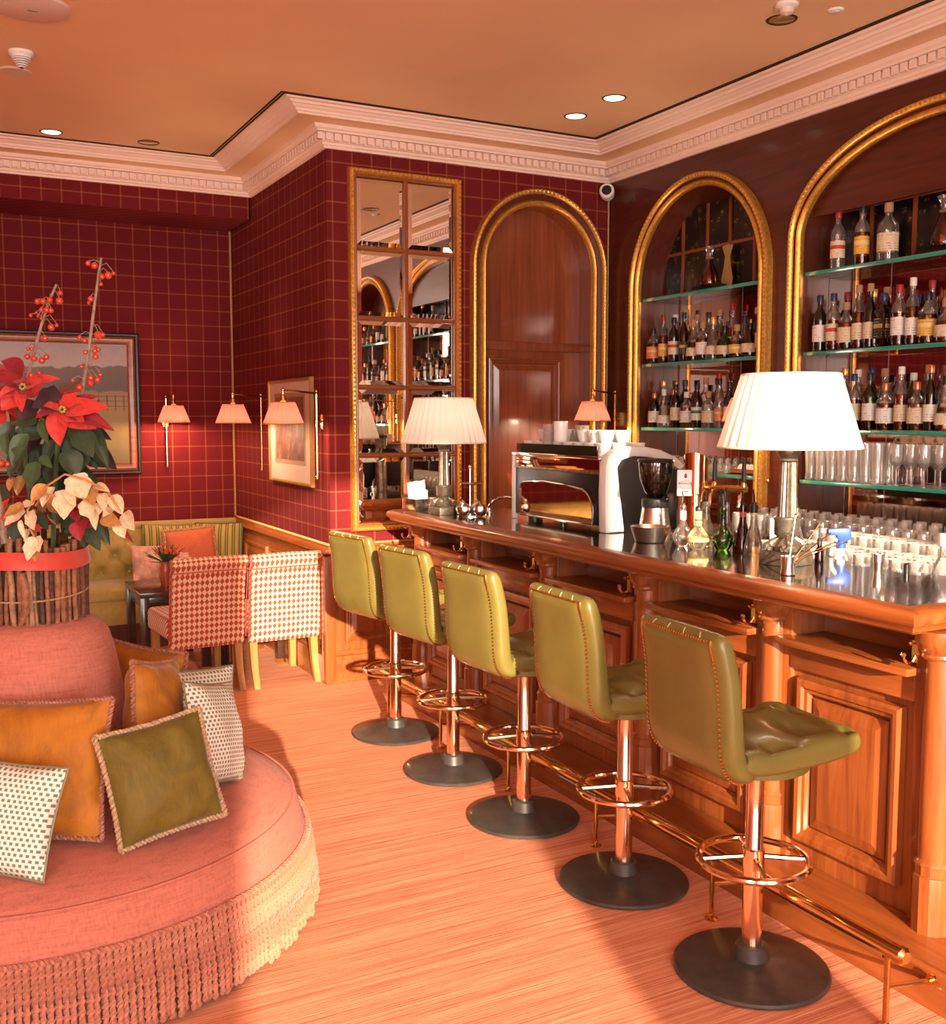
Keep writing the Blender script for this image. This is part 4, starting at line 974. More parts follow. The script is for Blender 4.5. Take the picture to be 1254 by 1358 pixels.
carafe('clear pourer bottle right behind the large silver lamp', (3.03, 3.03, T), cone, GLASS, 0, [], BLACK, .19)
carafe('clear pourer bottle beside the paper note behind the lamp', (3.058, 3.117, T), cone, GLASS, 0, [], BLACK, .175)
tag(G().box(-.03, .03, -.001, .001, 0, .09).obj('paper_note', plain('note_paper', (.75, .62, .50), .8), smooth=False), 'small tan paper note standing behind the large silver lamp', 'note').location = (2.985, 3.085, T + .06)
bpy.data.objects['paper_note'].rotation_euler = (0, 0, R(-28))
g = thing('note_clip', 'slim black clip holding the paper note', 'clip', (2.985, 3.0895, T)); G().tube([(0, 0, 0), (0, 0, .14)], .004, 8).lathe([(.025, 0), (.025, .004), (.004, .008)], 14).obj('clip_stem', BLACK, g)
# stirrer cup
sc = thing('stirrer_cup', 'small silver cup of copper cocktail stirrers on the bar edge', 'cup', (2.655, 2.69, T))
G().lathe([(.0, 0), (.024, 0), (.026, .003), (.023, .03), (.026, .066), (.0245, .066), (.021, .03), (.0, .004)], 24).obj('silver_cup', SILVER, sc)
for i, (dx, dy, L) in enumerate(((.17, -.05, .05), (.12, -.03, .12), (.09, -.10, .09), (.15, -.12, .06), (.03, .0, .15))):
    G().tube([(0, 0, .02), (dx * .3, dy * .3, .06 + L * .1), (dx, dy, .06 + L)], .0022, 6).ball((dx, dy, .06 + L), .005, 8).obj('stirrer', COPPER, sc)
# spray bottle, soda bottle, measures on the worktop behind
sp = thing('spray_bottle', 'white spray bottle with blue trigger on the worktop behind the bar', 'spray bottle', (3.20, 2.96, .90), R(-30)); sp.scale = (1.1, 1.1, 1.1)
BLUE = plain('blue_plastic', (.03, .10, .45), .35)
G().lathe([(.0, 0), (.036, 0), (.038, .005), (.038, .13), (.03, .17), (.014, .20), (.014, .22)], 24).obj('bottle_body', WHITE, sp)
G().lathe([(.017, .215), (.017, .24)], 16).obj('screw_collar', BLUE, sp)
g = G(); g.prism([(-.05, .262), (-.05, .285), (.03, .29), (.035, .25), (.012, .238), (-.01, .24), (-.02, .262)], -.013, .013, lambda a, b, d: (a, d, b)); g.obj('spray_head', BLUE, sp, bevel=.004)
G().tube([(-.012, 0, .25), (-.03, 0, .23), (-.034, 0, .19)], .006, 8).obj('trigger', WHITE, sp)
bottle('tall round-shouldered', 'clear', 'yellow', 'white', (3.185, 2.475, .90), 'on worktop behind bar end', 0, 1.15)
jg = thing('jigger', 'small steel spirit measure at the back edge of the bar', 'measure', (3.02, 2.62, T)); G().lathe([(.0, 0), (.018, 0), (.021, .03), (.02, .03), (.016, .004), (.0, .003)], 20).obj('lower_cup', STEEL, jg); G().lathe([(.012, .03), (.022, .032), (.023, .06), (.021, .06), (.019, .035), (.0, .033)], 20).obj('upper_cup', STEEL, jg)
tag(G().lathe([(.0, 0), (.010, 0), (.010, .03), (.006, .034), (.0, .035)], 12, (3.06, 2.53, T)).obj('black_stopper', BLACK), 'small black bottle stopper at the back edge of the bar', 'stopper')
k = thing('amber_bitters_bottle', 'dark narrow bitters bottle with long black pourer behind the stirrers', 'bottle', (2.98, 2.86, T)); G().lathe([(.0, 0), (.016, 0), (.017, .003), (.017, .045), (.009, .06), (.008, .075)], 14).obj('glass_body', LIQ['dark brown'], k); G().lathe([(.009, .07), (.009, .09), (.005, .094), (.004, .13), (.0, .131)], 10).obj('pourer', BLACK, k)
# mirror end of the bar: napkin box, silver cruet, tap
nb = thing('napkin_box', 'silver box holding a stack of white napkins at the mirror end of the bar', 'napkin box', (2.58, 5.585, T), R(8))
for x0, x1, y0, y1 in ((-.07, .07, -.075, -.069), (-.07, .07, .069, .075), (-.07, -.064, -.075, .075), (.064, .07, -.075, .075)):
    G().box(x0, x1, y0, y1, 0, .075).obj('box_side', SILVER, nb, bevel=.002)
G().box(-.07, .07, -.075, .075, 0, .006).obj('box_floor', SILVER, nb)
g = G(); g.grid(6, 4, lambda a, b: (-.055 + .11 * a + .01 * math.sin(3 * a), .02 + .02 * b, .008 + (.165 - .02 * abs(a - .5)) * b)); g.grid(6, 4, lambda a, b: (-.055 + .11 * a, -.01 + .035 * b, .008 + (.15 + .02 * a) * b)); g.box(-.055, .055, -.01, .03, .008, .12); g.obj('paper_napkins', NAPK, nb, ang=50)
cr = thing('condiment_stand', 'silver stand of four lidded pots with a dish on its centre stem', 'condiment stand', (2.70, 5.165, T))
for x, y in ((-.05, -.02), (.03, -.055), (-.02, .05), (.055, .02)):
    p = G().lathe([(.0, 0), (.03, 0), (.037, .008), (.042, .03), (.038, .05), (.03, .056), (.012, .066), (.006, .072), (.009, .078), (.0, .083)], 20, (x, y, .006)).obj('silver_pot', SILVER, cr)
G().lathe([(.0, 0), (.075, 0), (.075, .005), (.0, .007)], 30).obj('stand_base', SILVER, cr)
G().tube([(0, 0, .005), (0, 0, .265)], .005, 8).ball((0, 0, .272), .011, 10).obj('centre_stem', SILVER, cr)
G().lathe([(.0, .172), (.03, .172), (.062, .182), (.061, .185), (.03, .176), (.0, .176)], 26).obj('upper_dish', SILVER, cr)
fc = thing('bar_tap', 'curved chrome water tap rising from the bar sink edge', 'tap', (2.86, 5.235, T))
G().lathe([(.022, 0), (.022, .01), (.012, .02), (.010, .035)], 18).obj('tap_base', CHROME, fc)
G().tube(spline([(0, 0, .02), (0, -.01, .05), (.02, -.05, .085), (.05, -.12, .10), (.07, -.16, .09), (.075, -.172, .06), (.075, -.174, .045)], 5), .008, 10).obj('spout', CHROME, fc)
# till on the back counter (shows in the mirror)
tl = thing('till', 'point-of-sale screen on a pale wooden box, seen in the wall mirror', 'till', (3.95, 2.15, .935))
G().box(-.14, .14, -.2, .2, 0, .2).obj('wooden_box', wood('pale_oak', (.52, .34, .14), (.40, .24, .09), 'y'), tl, bevel=.004)
s_ = G().box(-.012, .012, -.16, .16, .0, .22).obj('screen_case', BLACK, tl, bevel=.004); s_.location = (-.03, 0, .23); s_.rotation_euler = (0, R(35), 0)
G().box(-.0135, -.012, -.145, .145, .015, .205).obj('lit_screen', emit('till_screen', (.45, .65, .8), 1.0), s_)
# ============================================================ BACK ALCOVE: SOFA, TABLES, CHAIRS, PICTURES
def landscape():
    m, nt, b = newmat('painted_landscape'); setp(b, None, .45)
    t = nt.nodes.new('ShaderNodeTexCoord'); sp = nt.nodes.new('ShaderNodeSeparateXYZ'); nt.links.new(t.outputs['Object'], sp.inputs[0])
    z = math_(nt, 'ADD', sp.outputs[2], math_(nt, 'MULTIPLY', math_(nt, 'SUBTRACT', noise(nt, coords(nt, (6, 6, 1)), 1.5, 5), .5), .10))
    v = nt.nodes.new('ShaderNodeMapRange'); nt.links.new(z, v.inputs[0]); v.inputs[1].default_value = -.45; v.inputs[2].default_value = .45
    c = ramp(nt, v.outputs[0], [(.0, (.16, .13, .035)), (.28, (.34, .22, .06)), (.50, (.40, .25, .09)), (.60, (.33, .20, .10)), (.605, (.13, .085, .065)), (.80, (.17, .115, .09)), (.81, (.50, .42, .38)), (1.0, (.40, .35, .36))])
    n = noise(nt, coords(nt, (1, 1, 1)), 18, 5)
    nt.links.new(mixc(nt, math_(nt, 'MULTIPLY', n, .25), c, (.12, .08, .05)), b.inputs['Base Color']); bumpit(nt, b, n, .15, .005)
    return m
EBON = plain('dark_frame', (.025, .012, .010), .35); 
def picture(name, lb, loc, rz, w_, h_, layers, canvas):
    t = thing(name, lb, 'picture', loc, rz)
    o = 0
    for nm, wd, pr, mt in layers:
        g = G(); pts = [(-w_ / 2 + o, -h_ / 2 + o), (w_ / 2 - o, -h_ / 2 + o), (w_ / 2 - o, h_ / 2 - o), (-w_ / 2 + o, h_ / 2 - o)]
        g.strip(list(zip(pts, [(1, 1), (-1, 1), (-1, -1), (1, -1)])), [(0, 0), (0, pr), (wd * .3, pr + .008), (wd * .7, pr + .004), (wd, pr - .012)], lambda u, v, h: (u, -h, v), closed=True); g.obj(nm, mt, t)
        o += wd
    G().box(-w_ / 2 + o - .01, w_ / 2 - o + .01, -.016, -.004, -h_ / 2 + o - .01, h_ / 2 - o + .01).obj('canvas', canvas, t, smooth=False)
    return t
p1 = picture('landscape_painting', 'large landscape painting with horse in black and brown frame on the back wall', (.57, 8.298, 1.752), 0, 1.84, 1.06, [('outer_frame', .03, .035, EBON), ('inner_frame', .055, .028, OAK_X)], landscape())
HORSE = plain('painted_horse_brown', (.17, .085, .05), .6); 
body = [(-.20, .02), (-.17, .10), (-.05, .11), (.06, .12), (.13, .20), (.19, .25), (.235, .235), (.25, .19), (.21, .17), (.17, .08), (.13, .0), (.14, -.16), (.115, -.16), (.10, -.02), (-.02, -.01), (-.12, -.02), (-.135, -.16), (-.16, -.16), (-.165, -.03), (-.215, -.05)]
G().prism(body, -.0185, -.016, lambda a, b, d: (a * .5 + .44, d, b * .5 + .10)).obj('painted_horse', HORSE, p1, smooth=False)
FEN = plain('painted_fence_brown', (.22, .12, .06), .6); g = G()
for i in range(5): g.box(.62 + i * .06, .628 + i * .06, -.018, -.0155, -.05, .07)
for z in (-.02, .02, .055): g.box(.60, .87, -.018, -.0155, z, z + .006)
g.obj('painted_fence', FEN, p1, smooth=False)
FRG = plain('thin_gilt_frame', (.50, .27, .09), .35, .5); MATB = plain('cream_mount', (.62, .52, .44), .7)
def sepia():
    m, nt, b = newmat('sepia_print'); setp(b, None, .5); n = noise(nt, coords(nt), 9, 6, .6, .6)
    nt.links.new(ramp(nt, n, [(.3, (.10, .03, .02)), (.5, (.22, .085, .05)), (.72, (.42, .24, .16))]), b.inputs['Base Color']); return m
p2 = picture('framed_print', 'framed sepia print with wide cream mount between two wall lamps', (2.219, 6.835, 1.557), R(90), .91, .705, [('frame', .028, .022, FRG)], MATB)
p2.rotation_euler = (0, 0, R(-90))
G().box(-.30, .30, -.0185, -.016, -.19, .23).obj('sepia_picture', sepia(), p2, smooth=False)
G().box(-.33, .33, -.0172, -.0155, -.22, .26).obj('ruled_line', plain('ruled_tan', (.40, .26, .18), .7), p2, smooth=False)

# tufted sofa
SOFA = plain('olive_gold_velvet', (.38, .26, .058), .7, var=.10, vscale=25, sheen=.3, bump=.1, bscale=400)
SOFAS = SOFA
so = thing('tufted_sofa', 'olive gold button-tufted banquette sofa along the back wall', 'sofa', (.72, 8.0, 0))
W2 = 1.44
bx = [(-W2 + .06 + i * .2 + (.1 if r == 1 else 0), .51 + r * .12) for r in range(3) for i in range(15) if -W2 + .06 + i * .2 + (.1 if r == 1 else 0) < W2]
def tuft(x, z):
    d = 0
    for (px, pz) in bx:
        q = (x - px) ** 2 + (z - pz) ** 2
        if q < .05: d += .045 * math.exp(-q / .0014) + .018 * math.exp(-((abs(x - px) * 1.2 - abs(z - pz)) ** 2) / .00016) * math.exp(-q / .006)
    return d
g = G(); g.grid(230, 30, lambda a, b: ((2 * a - 1) * W2, .06 + .035 * b * 1.6 - .05 * math.sin(PI * b) + min(.05, tuft((2 * a - 1) * W2, .45 + .38 * b)), .45 + .38 * b)); g.obj('tufted_back', SOFA, so, ang=80)
G().box(-W2, W2, .10, .285, .1, .84).obj('back_body', SOFA, so, bevel=.02)
g = G().tube([(-W2, .12, .838), (0, .12, .842), (W2, .12, .838)], .032, 12); g.obj('top_roll', SOFA, so)
btn = G().ball((0, 0, 0), .012, 8).mesh('button')
for (x, z) in bx: inst('button', btn, SOFA, so, (x, .062 + .05 * (z - .45) - .02, z))
G().box(-W2, W2, -.40, .10, .36, .455).obj('seat_cushion', SOFAS, so, bevel=.025, seg=3)
G().box(-W2, W2, -.38, .10, .19, .365).obj('seat_rail', SOFA, so, bevel=.008)
G().box(-W2 + .02, W2 - .02, -.34, .10, .0, .19).obj('dark_plinth', MAH_Z, so, smooth=False)

# cushions
def pillow_mesh(w_, h_, t_, n=18, pin=.06, wr=0, seed=1):
    q = random.Random(seed); ph = [q.uniform(0, 6) for _ in range(6)]
    g = G()
    def side(sg):
        def f(a, b):
            u, v = 2 * a - 1, 2 * b - 1
            ex = 1 - pin * (1 - v * v) * 0.9; ez = 1 - pin * (1 - u * u) * .9
            d = max(0, (1 - abs(u) ** 2.4)) ** .55 * max(0, (1 - abs(v) ** 2.4)) ** .55
            r_ = wr * (math.sin(7 * u + 3 * v + ph[0]) + math.sin(-5 * u + 8 * v + ph[1]) + .6 * math.sin(12 * u + 5 * v + ph[2])) * (1 - d * .5) * min(1, d * 4)
            return (u * w_ / 2 * ex, -sg * (d * t_ / 2 + r_), v * h_ / 2 * ez)
        return f
    g.grid(n, n, side(1)); g.grid(n, n, side(-1))
    return g.mesh('cushion_cover', ang=80, merge=1e-4)
def pillow_edge(w_, h_, pin=.06, n=14):
    out = []
    for i in range(n): u = -1 + 2 * i / n; out.append((u * w_ / 2, 0, -h_ / 2 * (1 - pin * (1 - u * u) * .9)))
    for i in range(n): v = -1 + 2 * i / n; out.append((w_ / 2 * (1 - pin * (1 - v * v) * .9), 0, v * h_ / 2))
    for i in range(n): u = 1 - 2 * i / n; out.append((u * w_ / 2, 0, h_ / 2 * (1 - pin * (1 - u * u) * .9)))
    for i in range(n + 1): v = 1 - 2 * i / n; out.append((-w_ / 2 * (1 - pin * (1 - v * v) * .9), 0, v * h_ / 2))
    return out
def cushion(lb, loc, rot, w_, h_, t_, mat, trim=None, rope_r=.007, parent_frame=None, wr=.004, seed=1, gp=None, plain_trim=False):
    t = thing('cushion', lb, 'cushion', loc, rot=rot, group=gp)
    if parent_frame is not None:
        m = parent_frame @ Matrix.LocRotScale(Vector(loc), Euler(rot), None); t.location = m.to_translation(); t.rotation_euler = m.to_euler()
    me = pillow_mesh(w_, h_, t_, wr=wr, seed=seed); o = bpy.data.objects.new('cushion_cover', me); col.objects.link(o); me.materials.append(mat); o.parent = t
    if trim:
        g = G(); E = pillow_edge(w_, h_)
        if plain_trim: g.tube(E[:-1], rope_r, 5, closed=True)
        else: rope(g, E, rope_r, int(2 * (w_ + h_) / .022), 2)
        g.obj('rope_trim', trim, t)
    return t
def stripes(name, a, b_, per):
    m, nt, b = newmat(name); setp(b, None, .8, sheen=.3)
    t = nt.nodes.new('ShaderNodeTexCoord'); sp = nt.nodes.new('ShaderNodeSeparateXYZ'); nt.links.new(t.outputs['Object'], sp.inputs[0])
    f = math_(nt, 'FRACT', math_(nt, 'DIVIDE', sp.outputs[0], per))
    k = math_(nt, 'GREATER_THAN', f, .5); k2 = math_(nt, 'MULTIPLY', math_(nt, 'GREATER_THAN', f, .2), math_(nt, 'LESS_THAN', f, .3))
    nt.links.new(mixc(nt, math_(nt, 'MAXIMUM', k, k2), a, b_), b.inputs['Base Color']); return m
STRI = stripes('green_gold_stripe', (.10, .12, .03), (.46, .31, .06), .05)
ORAN = plain('orange_linen', (.60, .14, .06), .85, var=.08, vscale=60)
FLOR = plain('rose_print', (.70, .38, .30), .85, var=.35, vscale=14)
TASS = plain('multicolour_fringe', (.48, .25, .12), .9, var=.5, vscale=80)
cushion('green and gold striped cushion in the sofa corner against the alcove wall', (1.985, 7.94, .655), (R(-14), 0, R(-22)), .36, .40, .12, STRI, plain('green_cord', (.10, .12, .03), .8), .005)
cushion('green and gold striped cushion leaning behind the orange cushion', (1.615, 7.955, .655), (R(-14), R(3), 0), .40, .40, .11, STRI)
cushion('orange linen cushion with multicoloured fringe on the sofa', (1.755, 7.825, .645), (R(-18), R(-3), R(3)), .38, .38, .13, ORAN, TASS, .014)
cushion('rose patterned cushion at the table end of the sofa', (1.445, 7.78, .592), (R(-20), R(4), R(10)), .28, .28, .11, FLOR)

# small dark tables
EBO2 = wood('dark_table_wood', (.060, .030, .018), (.03, .013, .008), 'x', .25, .5)
def small_table(lb, x, y):
    t = thing('side_table', lb, 'table', (x, y, 0))
    G().box(-.22, .22, -.28, .28, .515, .55).obj('table_top', EBO2, t, bevel=.004)
    G().box(-.19, .19, -.25, .25, .43, .517).obj('apron', EBO2, t, bevel=.003)
    for sx in (-1, 1):
        for sy in (-1, 1):
            lg = G().box(sx * .19 - .027, sx * .19 + .027, sy * .25 - .027, sy * .25 + .027, .035, .52).obj('leg', EBO2, t, bevel=.003)
            G().box(sx * .19 - .028, sx * .19 + .028, sy * .25 - .028, sy * .25 + .028, 0, .036).obj('brass_foot', BRASS, lg)
small_table('dark wooden side table with flower vase, before the sofa', 1.40, 7.01); small_table('dark wooden side table in the corner beside the panelled alcove wall', 1.90, 7.01)
vz = thing('flower_vase', 'terracotta vase with pine, orange berries and pink roses on the dark table', 'vase', (1.395, 6.98, .55))
TERR = plain('terracotta_glaze', (.42, .07, .03), .3, coat=.4); PINE = plain('pine_green', (.05, .08, .02), .8); ROSE = plain('pink_rose', (.80, .42, .34), .7); ORB = plain('orange_berry', (.65, .10, .03), .4)
G().lathe([(.0, 0), (.035, 0), (.045, .05), (.05, .11), (.04, .15), (.042, .16), (.036, .16), (.0, .14)], 20).obj('vase_body', TERR, vz)
rv = random.Random(5); g = G()
for i in range(90):
    a, e = rv.uniform(0, 2 * PI), rv.uniform(.1, 1.3); L = rv.uniform(.10, .17); d = Vector((math.cos(a) * math.cos(e), math.sin(a) * math.cos(e), math.sin(e) * .8))
    g.tube([Vector((0, 0, .15)), Vector((0, 0, .16)) + d * L], [.004, .0015], 3)
g.obj('pine_sprigs', PINE, vz)['kind'] = 'stuff'
for i in range(22):
    a, e = rv.uniform(0, 2 * PI), rv.uniform(.5, 1.4); L = rv.uniform(.07, .14); G().ball((math.cos(a) * math.cos(e) * L, math.sin(a) * math.cos(e) * L, .17 + math.sin(e) * L * .8), .011, 6).obj('orange_berry', ORB, vz)
for (x, y, z) in ((.10, -.06, .18), (.13, -.02, .14), (.06, -.09, .15)):
    g = G()
    for k in range(3):
        for i in range(6):
            a = i * PI / 3 + k * .5; r_ = .014 + k * .011
            g.ball((x + r_ * math.cos(a), y - .01 * (2 - k), z + r_ * math.sin(a)), .016, 6, sz=.8)
    g.obj('pink_rose', ROSE, vz)
cn = thing('candle_glass', 'small pale candle glass on the dark table beside the vase', 'candle', (1.52, 6.83, .55)); G().lathe([(.0, 0), (.026, 0), (.028, .005), (.032, .085), (.029, .085), (.025, .01), (.0, .01)], 18).obj('glass_holder', GLASS, cn); G().lathe([(.0, .012), (.022, .012), (.024, .06), (.0, .062)], 16).obj('wax', NAPK, cn)

def diamonds():
    m, nt, b = newmat('diamond_weave'); setp(b, None, .85, sheen=.2)
    t = nt.nodes.new('ShaderNodeTexCoord'); sp = nt.nodes.new('ShaderNodeSeparateXYZ'); nt.links.new(t.outputs['Object'], sp.inputs[0])
    u = math_(nt, 'DIVIDE', math_(nt, 'ADD', sp.outputs[0], math_(nt, 'MULTIPLY', sp.outputs[1], 0)), .030)
    vv = math_(nt, 'DIVIDE', math_(nt, 'ADD', sp.outputs[2], math_(nt, 'MULTIPLY', sp.outputs[1], .9)), .034)
    du = math_(nt, 'ABSOLUTE', math_(nt, 'SUBTRACT', math_(nt, 'FRACT', u), .5)); dv = math_(nt, 'ABSOLUTE', math_(nt, 'SUBTRACT', math_(nt, 'FRACT', vv), .5))
    f = math_(nt, 'LESS_THAN', math_(nt, 'ADD', du, dv), .49)
    nt.links.new(mixc(nt, f, (.72, .54, .34), (.46, .05, .028)), b.inputs['Base Color']); return m
DIAM = diamonds(); LOAK = wood('light_oak_leg', (.50, .25, .07), (.36, .16, .04), 'z', .4)
PIPC = plain('red_piping', (.50, .09, .06), .7)
def make_chair():
    t = thing('dining_chair', 'x', 'chair')
    cl = spline([(-.10, .285, .05), (-.115, .37, .065), (-.13, .57, .07), (-.155, .72, .07), (-.185, .78, .066), (-.215, .802, .045)], 6)
    g = G(); N = len(cl); hw = .228
    def f(a, b):
        i = a * (N - 1); k = min(int(i), N - 2); q = i - k; y, z, th = [cl[k][j] * (1 - q) + cl[k + 1][j] * q for j in range(3)]
        ty, tz = cl[k + 1][0] - cl[k][0], cl[k + 1][1] - cl[k][1]; L = math.hypot(ty, tz); ny, nz = tz / L, -ty / L
        an = 2 * PI * b; ca, sa = math.cos(an), math.sin(an)
        u = math.copysign(abs(ca) ** .25, ca) * hw; d = math.copysign(abs(sa) ** .6, sa) * th / 2
        return (u, y - .10 + ny * d, z + nz * d)
    g.grid(30, 40, f, wv=True); K = 40
    g.f.append(list(range(K))); g.m.append(0); g.f.append([30 * K + k for k in range(K)]); g.m.append(0)
    bk = g.obj('backrest', DIAM, t, ang=60)
    g = G(); g.tube([(-.228, -.285, .795), (0, -.29, .80), (.228, -.285, .795)], .034, 12); g.obj('scroll_roll', DIAM, bk)
    G().tube([(-.226, -.327, .75), (0, -.33, .752), (.226, -.327, .75)], .004, 6).obj('piping', PIPC, bk)
    for s in (-1, 1): G().tube([(s * .226, -.245 - .0, .325), (s * .228, -.268, .57), (s * .228, -.30, .73)], .004, 6).obj('piping', PIPC, bk)
    g = G(); g.box(-.235, .235, -.20, .27, .33, .47); g.obj('seat', DIAM, t, bevel=.03, seg=3)
    for s in (-1, 1):
        def leg(pts, w0, w1):
            q = G(); vs = []
            for i, (y, z) in enumerate(pts):
                w_ = (w0 + (w1 - w0) * i / (len(pts) - 1)) / 2
                vs += [(s * .195 - w_, y - w_, z), (s * .195 + w_, y - w_, z), (s * .195 + w_, y + w_, z), (s * .195 - w_, y + w_, z)]
            fs = [(i * 4 + k, i * 4 + (k + 1) % 4, i * 4 + 4 + (k + 1) % 4, i * 4 + 4 + k) for i in range(len(pts) - 1) for k in range(4)]
            fs += [(3, 2, 1, 0), tuple(len(vs) - 4 + k for k in range(4))]
            q.add(vs, fs).obj('leg', LOAK, t, ang=40)
        leg([(-.17, .36), (-.18, .25), (-.205, .12), (-.255, 0)], .05, .036); leg([(.225, .35), (.225, .18), (.22, 0)], .048, .036)
    return t
ch = make_chair(); ch.location = (1.462, 6.44, 0); ch.rotation_euler = (0, 0, R(4)); ch['label'] = 'red diamond-patterned dining chair at the flower table, next to the round ottoman'; ch['group'] = 'diamond-patterned chairs'
c2 = copy_tree(ch); c2.location = (1.948, 6.43, 0); c2.rotation_euler = (0, 0, R(1)); c2['label'] = 'red diamond-patterned dining chair next to the panelled pier, in full light'

# ============================================================ ROUND OTTOMAN
OX, OY = .31, 3.66
def slub(name, c, v=.14):
    m, nt, b = newmat(name); setp(b, None, .9, spec=.15, sheen=.06)
    n1 = noise(nt, coords(nt, (12, 12, 160)), 1.2, 4); n2 = noise(nt, coords(nt, (150, 150, 14)), 1.2, 4); n = math_(nt, 'ADD', math_(nt, 'MULTIPLY', n1, .5), math_(nt, 'MULTIPLY', n2, .5))
    nt.links.new(ramp(nt, n, [(.36, tuple(x * (1 - v * 1.6) for x in c)), (.5, c), (.64, tuple(min(1, x * (1 + v)) for x in c))]), b.inputs['Base Color']); bumpit(nt, b, n, .2, .006); return m
OTT = slub('terracotta_chenille', (.50, .158, .110)); OTC = OTT
ot = thing('round_ottoman', 'round terracotta ottoman with rose centre cone and long bullion fringe', 'ottoman', (OX, OY, 0))
G().lathe([(.835, .03), (.862, .15), (.862, .25), (.852, .27), (.832, .345), (.818, .366), (.79, .384), (.70, .410), (.5, .432), (.28, .440), (.0, .44)], 96).obj('seat', OTT, ot, ang=60)
ring(.822, .364, .006, 120).obj('seat_piping', OTT, ot)
G().lathe([(.31, .43), (.296, .5), (.284, .64), (.264, .77), (.244, .88), (.226, .945), (.195, .985), (.15, 1.002), (.0, 1.004)], 72).obj('centre_cone', OTC, ot, ang=60)
FRA = plain('fringe_cord', (.44, .14, .075), .75, var=.35, vscale=90, sheen=.3)
g = G(); rope(g, [(.868 * math.cos(2 * PI * i / 96), .868 * math.sin(2 * PI * i / 96), .252) for i in range(97)], .009, 220); g.obj('fringe_heading', FRA, ot)
g = G(); rope(g, [(0, 0, 0), (.012, 0, -.08), (.022, 0, -.16), (.026, 0, -.232)], .0105, 8, 2, 24); fm = g.mesh('bullion_cord', ang=80); fm.materials.append(FRA)
for i in range(300):
    a = 2 * PI * i / 300 + rnd.uniform(-.003, .003); o = bpy.data.objects.new('bullion_cord', fm); col.objects.link(o); o.parent = ot
    o.location = (.868 * math.cos(a), .868 * math.sin(a), .25); o.rotation_euler = (0, rnd.uniform(-.03, .03), a); o.scale = (1, 1, rnd.uniform(.96, 1.03))
# cushions on the ottoman, in a frame that faces the camera side (x: along the bar side, y: away)
FRM = Matrix.Translation((OX, OY, 0)) @ Matrix.Rotation(R(-27.76), 4, 'Z')
def velvet(name, c):
    m, nt, b = newmat(name); setp(b, None, .6, spec=.2, sheen=.18); b.inputs['Sheen Roughness'].default_value = .35
    n = noise(nt, coords(nt, (1, 1, 1)), 7, 4, .6, 1.5); n2 = noise(nt, coords(nt, (220, 220, 12)), 1, 2)
    k = math_(nt, 'ADD', math_(nt, 'MULTIPLY', n, .75), math_(nt, 'MULTIPLY', n2, .25))
    nt.links.new(ramp(nt, k, [(.33, tuple(x * .72 for x in c)), (.5, c), (.68, tuple(min(1, x * 1.2) for x in c))]), b.inputs['Base Color']); return m
AMB = velvet('amber_velvet', (.42, .15, .018)); OLV = velvet('olive_velvet', (.15, .105, .018))
def dots():
    m, nt, b = newmat('green_dot_weave'); setp(b, None, .8)
    t = nt.nodes.new('ShaderNodeTexCoord'); sp = nt.nodes.new('ShaderNodeSeparateXYZ'); nt.links.new(t.outputs['Object'], sp.inputs[0])
    v = math_(nt, 'DIVIDE', sp.outputs[2], .0135); rowi = math_(nt, 'FLOOR', v)
    u = math_(nt, 'ADD', math_(nt, 'DIVIDE', sp.outputs[0], .0155), math_(nt, 'MULTIPLY', rowi, .5))
    du = math_(nt, 'ABSOLUTE', math_(nt, 'SUBTRACT', math_(nt, 'FRACT', u), .5)); dv = math_(nt, 'ABSOLUTE', math_(nt, 'SUBTRACT', math_(nt, 'FRACT', v), .5))
    f = math_(nt, 'MULTIPLY', math_(nt, 'LESS_THAN', du, .27), math_(nt, 'LESS_THAN', dv, .30))
    nt.links.new(mixc(nt, f, (.80, .77, .70), (.20, .19, .10)), b.inputs['Base Color']); bumpit(nt, b, math_(nt, 'SUBTRACT', 1, f), .5, .004); return m
DOT = dots(); RPA = plain('rose_gold_rope', (.36, .14, .085), .7, var=.4, vscale=120); RPO = plain('tan_rope', (.46, .30, .17), .7, var=.3, vscale=120); GPIP = plain('sage_piping', (.22, .22, .12), .7)
def oc(lb, loc, rot, w_, h_, t_, mat, trim, r_=.007, wr=.005, seed=1, pt=False): return cushion(lb, loc, rot, w_, h_, t_, mat, trim, r_, FRM, wr, seed, None, pt)
oc('amber velvet cushion with rose rope trim behind the white dotted cushion', (.12, -.40, .628), (R(-20), R(-2), R(-4)), .50, .40, .15, AMB, RPA, .008, .006, 3)
oc('amber velvet cushion standing edge-on beside the cone, rope seam facing out', (.405, -.08, .66), (R(-4), R(12), R(84)), .35, .42, .15, AMB, RPA, .008, .007, 5)
oc('amber velvet cushion lying furthest back behind the cone', (.22, .40, .625), (R(-4), R(3), R(-24)), .36, .38, .13, AMB, RPA, .008, .006, 8)
oc('olive velvet cushion with tan rope trim at the front of the ottoman', (.515, -.385, .597), (R(-18), R(-6), R(38)), .32, .33, .14, OLV, RPO, .009, .006, 11)
oc('white dotted cushion in front of the large amber cushion', (.13, -.60, .56), (R(-22), R(4), R(-8)), .34, .30, .11, DOT, GPIP, .004, .003, 13, True)
oc('white dotted cushion standing on the bar side of the ottoman', (.57, .02, .607), (R(-14), R(14), R(76)), .33, .34, .12, DOT, GPIP, .003, .004, 17, True)
oc('white dotted cushion tucked behind the edge-on amber cushion', (.46, .27, .60), (R(-8), R(6), R(52)), .30, .32, .11, DOT, GPIP, .004, .003, 19, True)

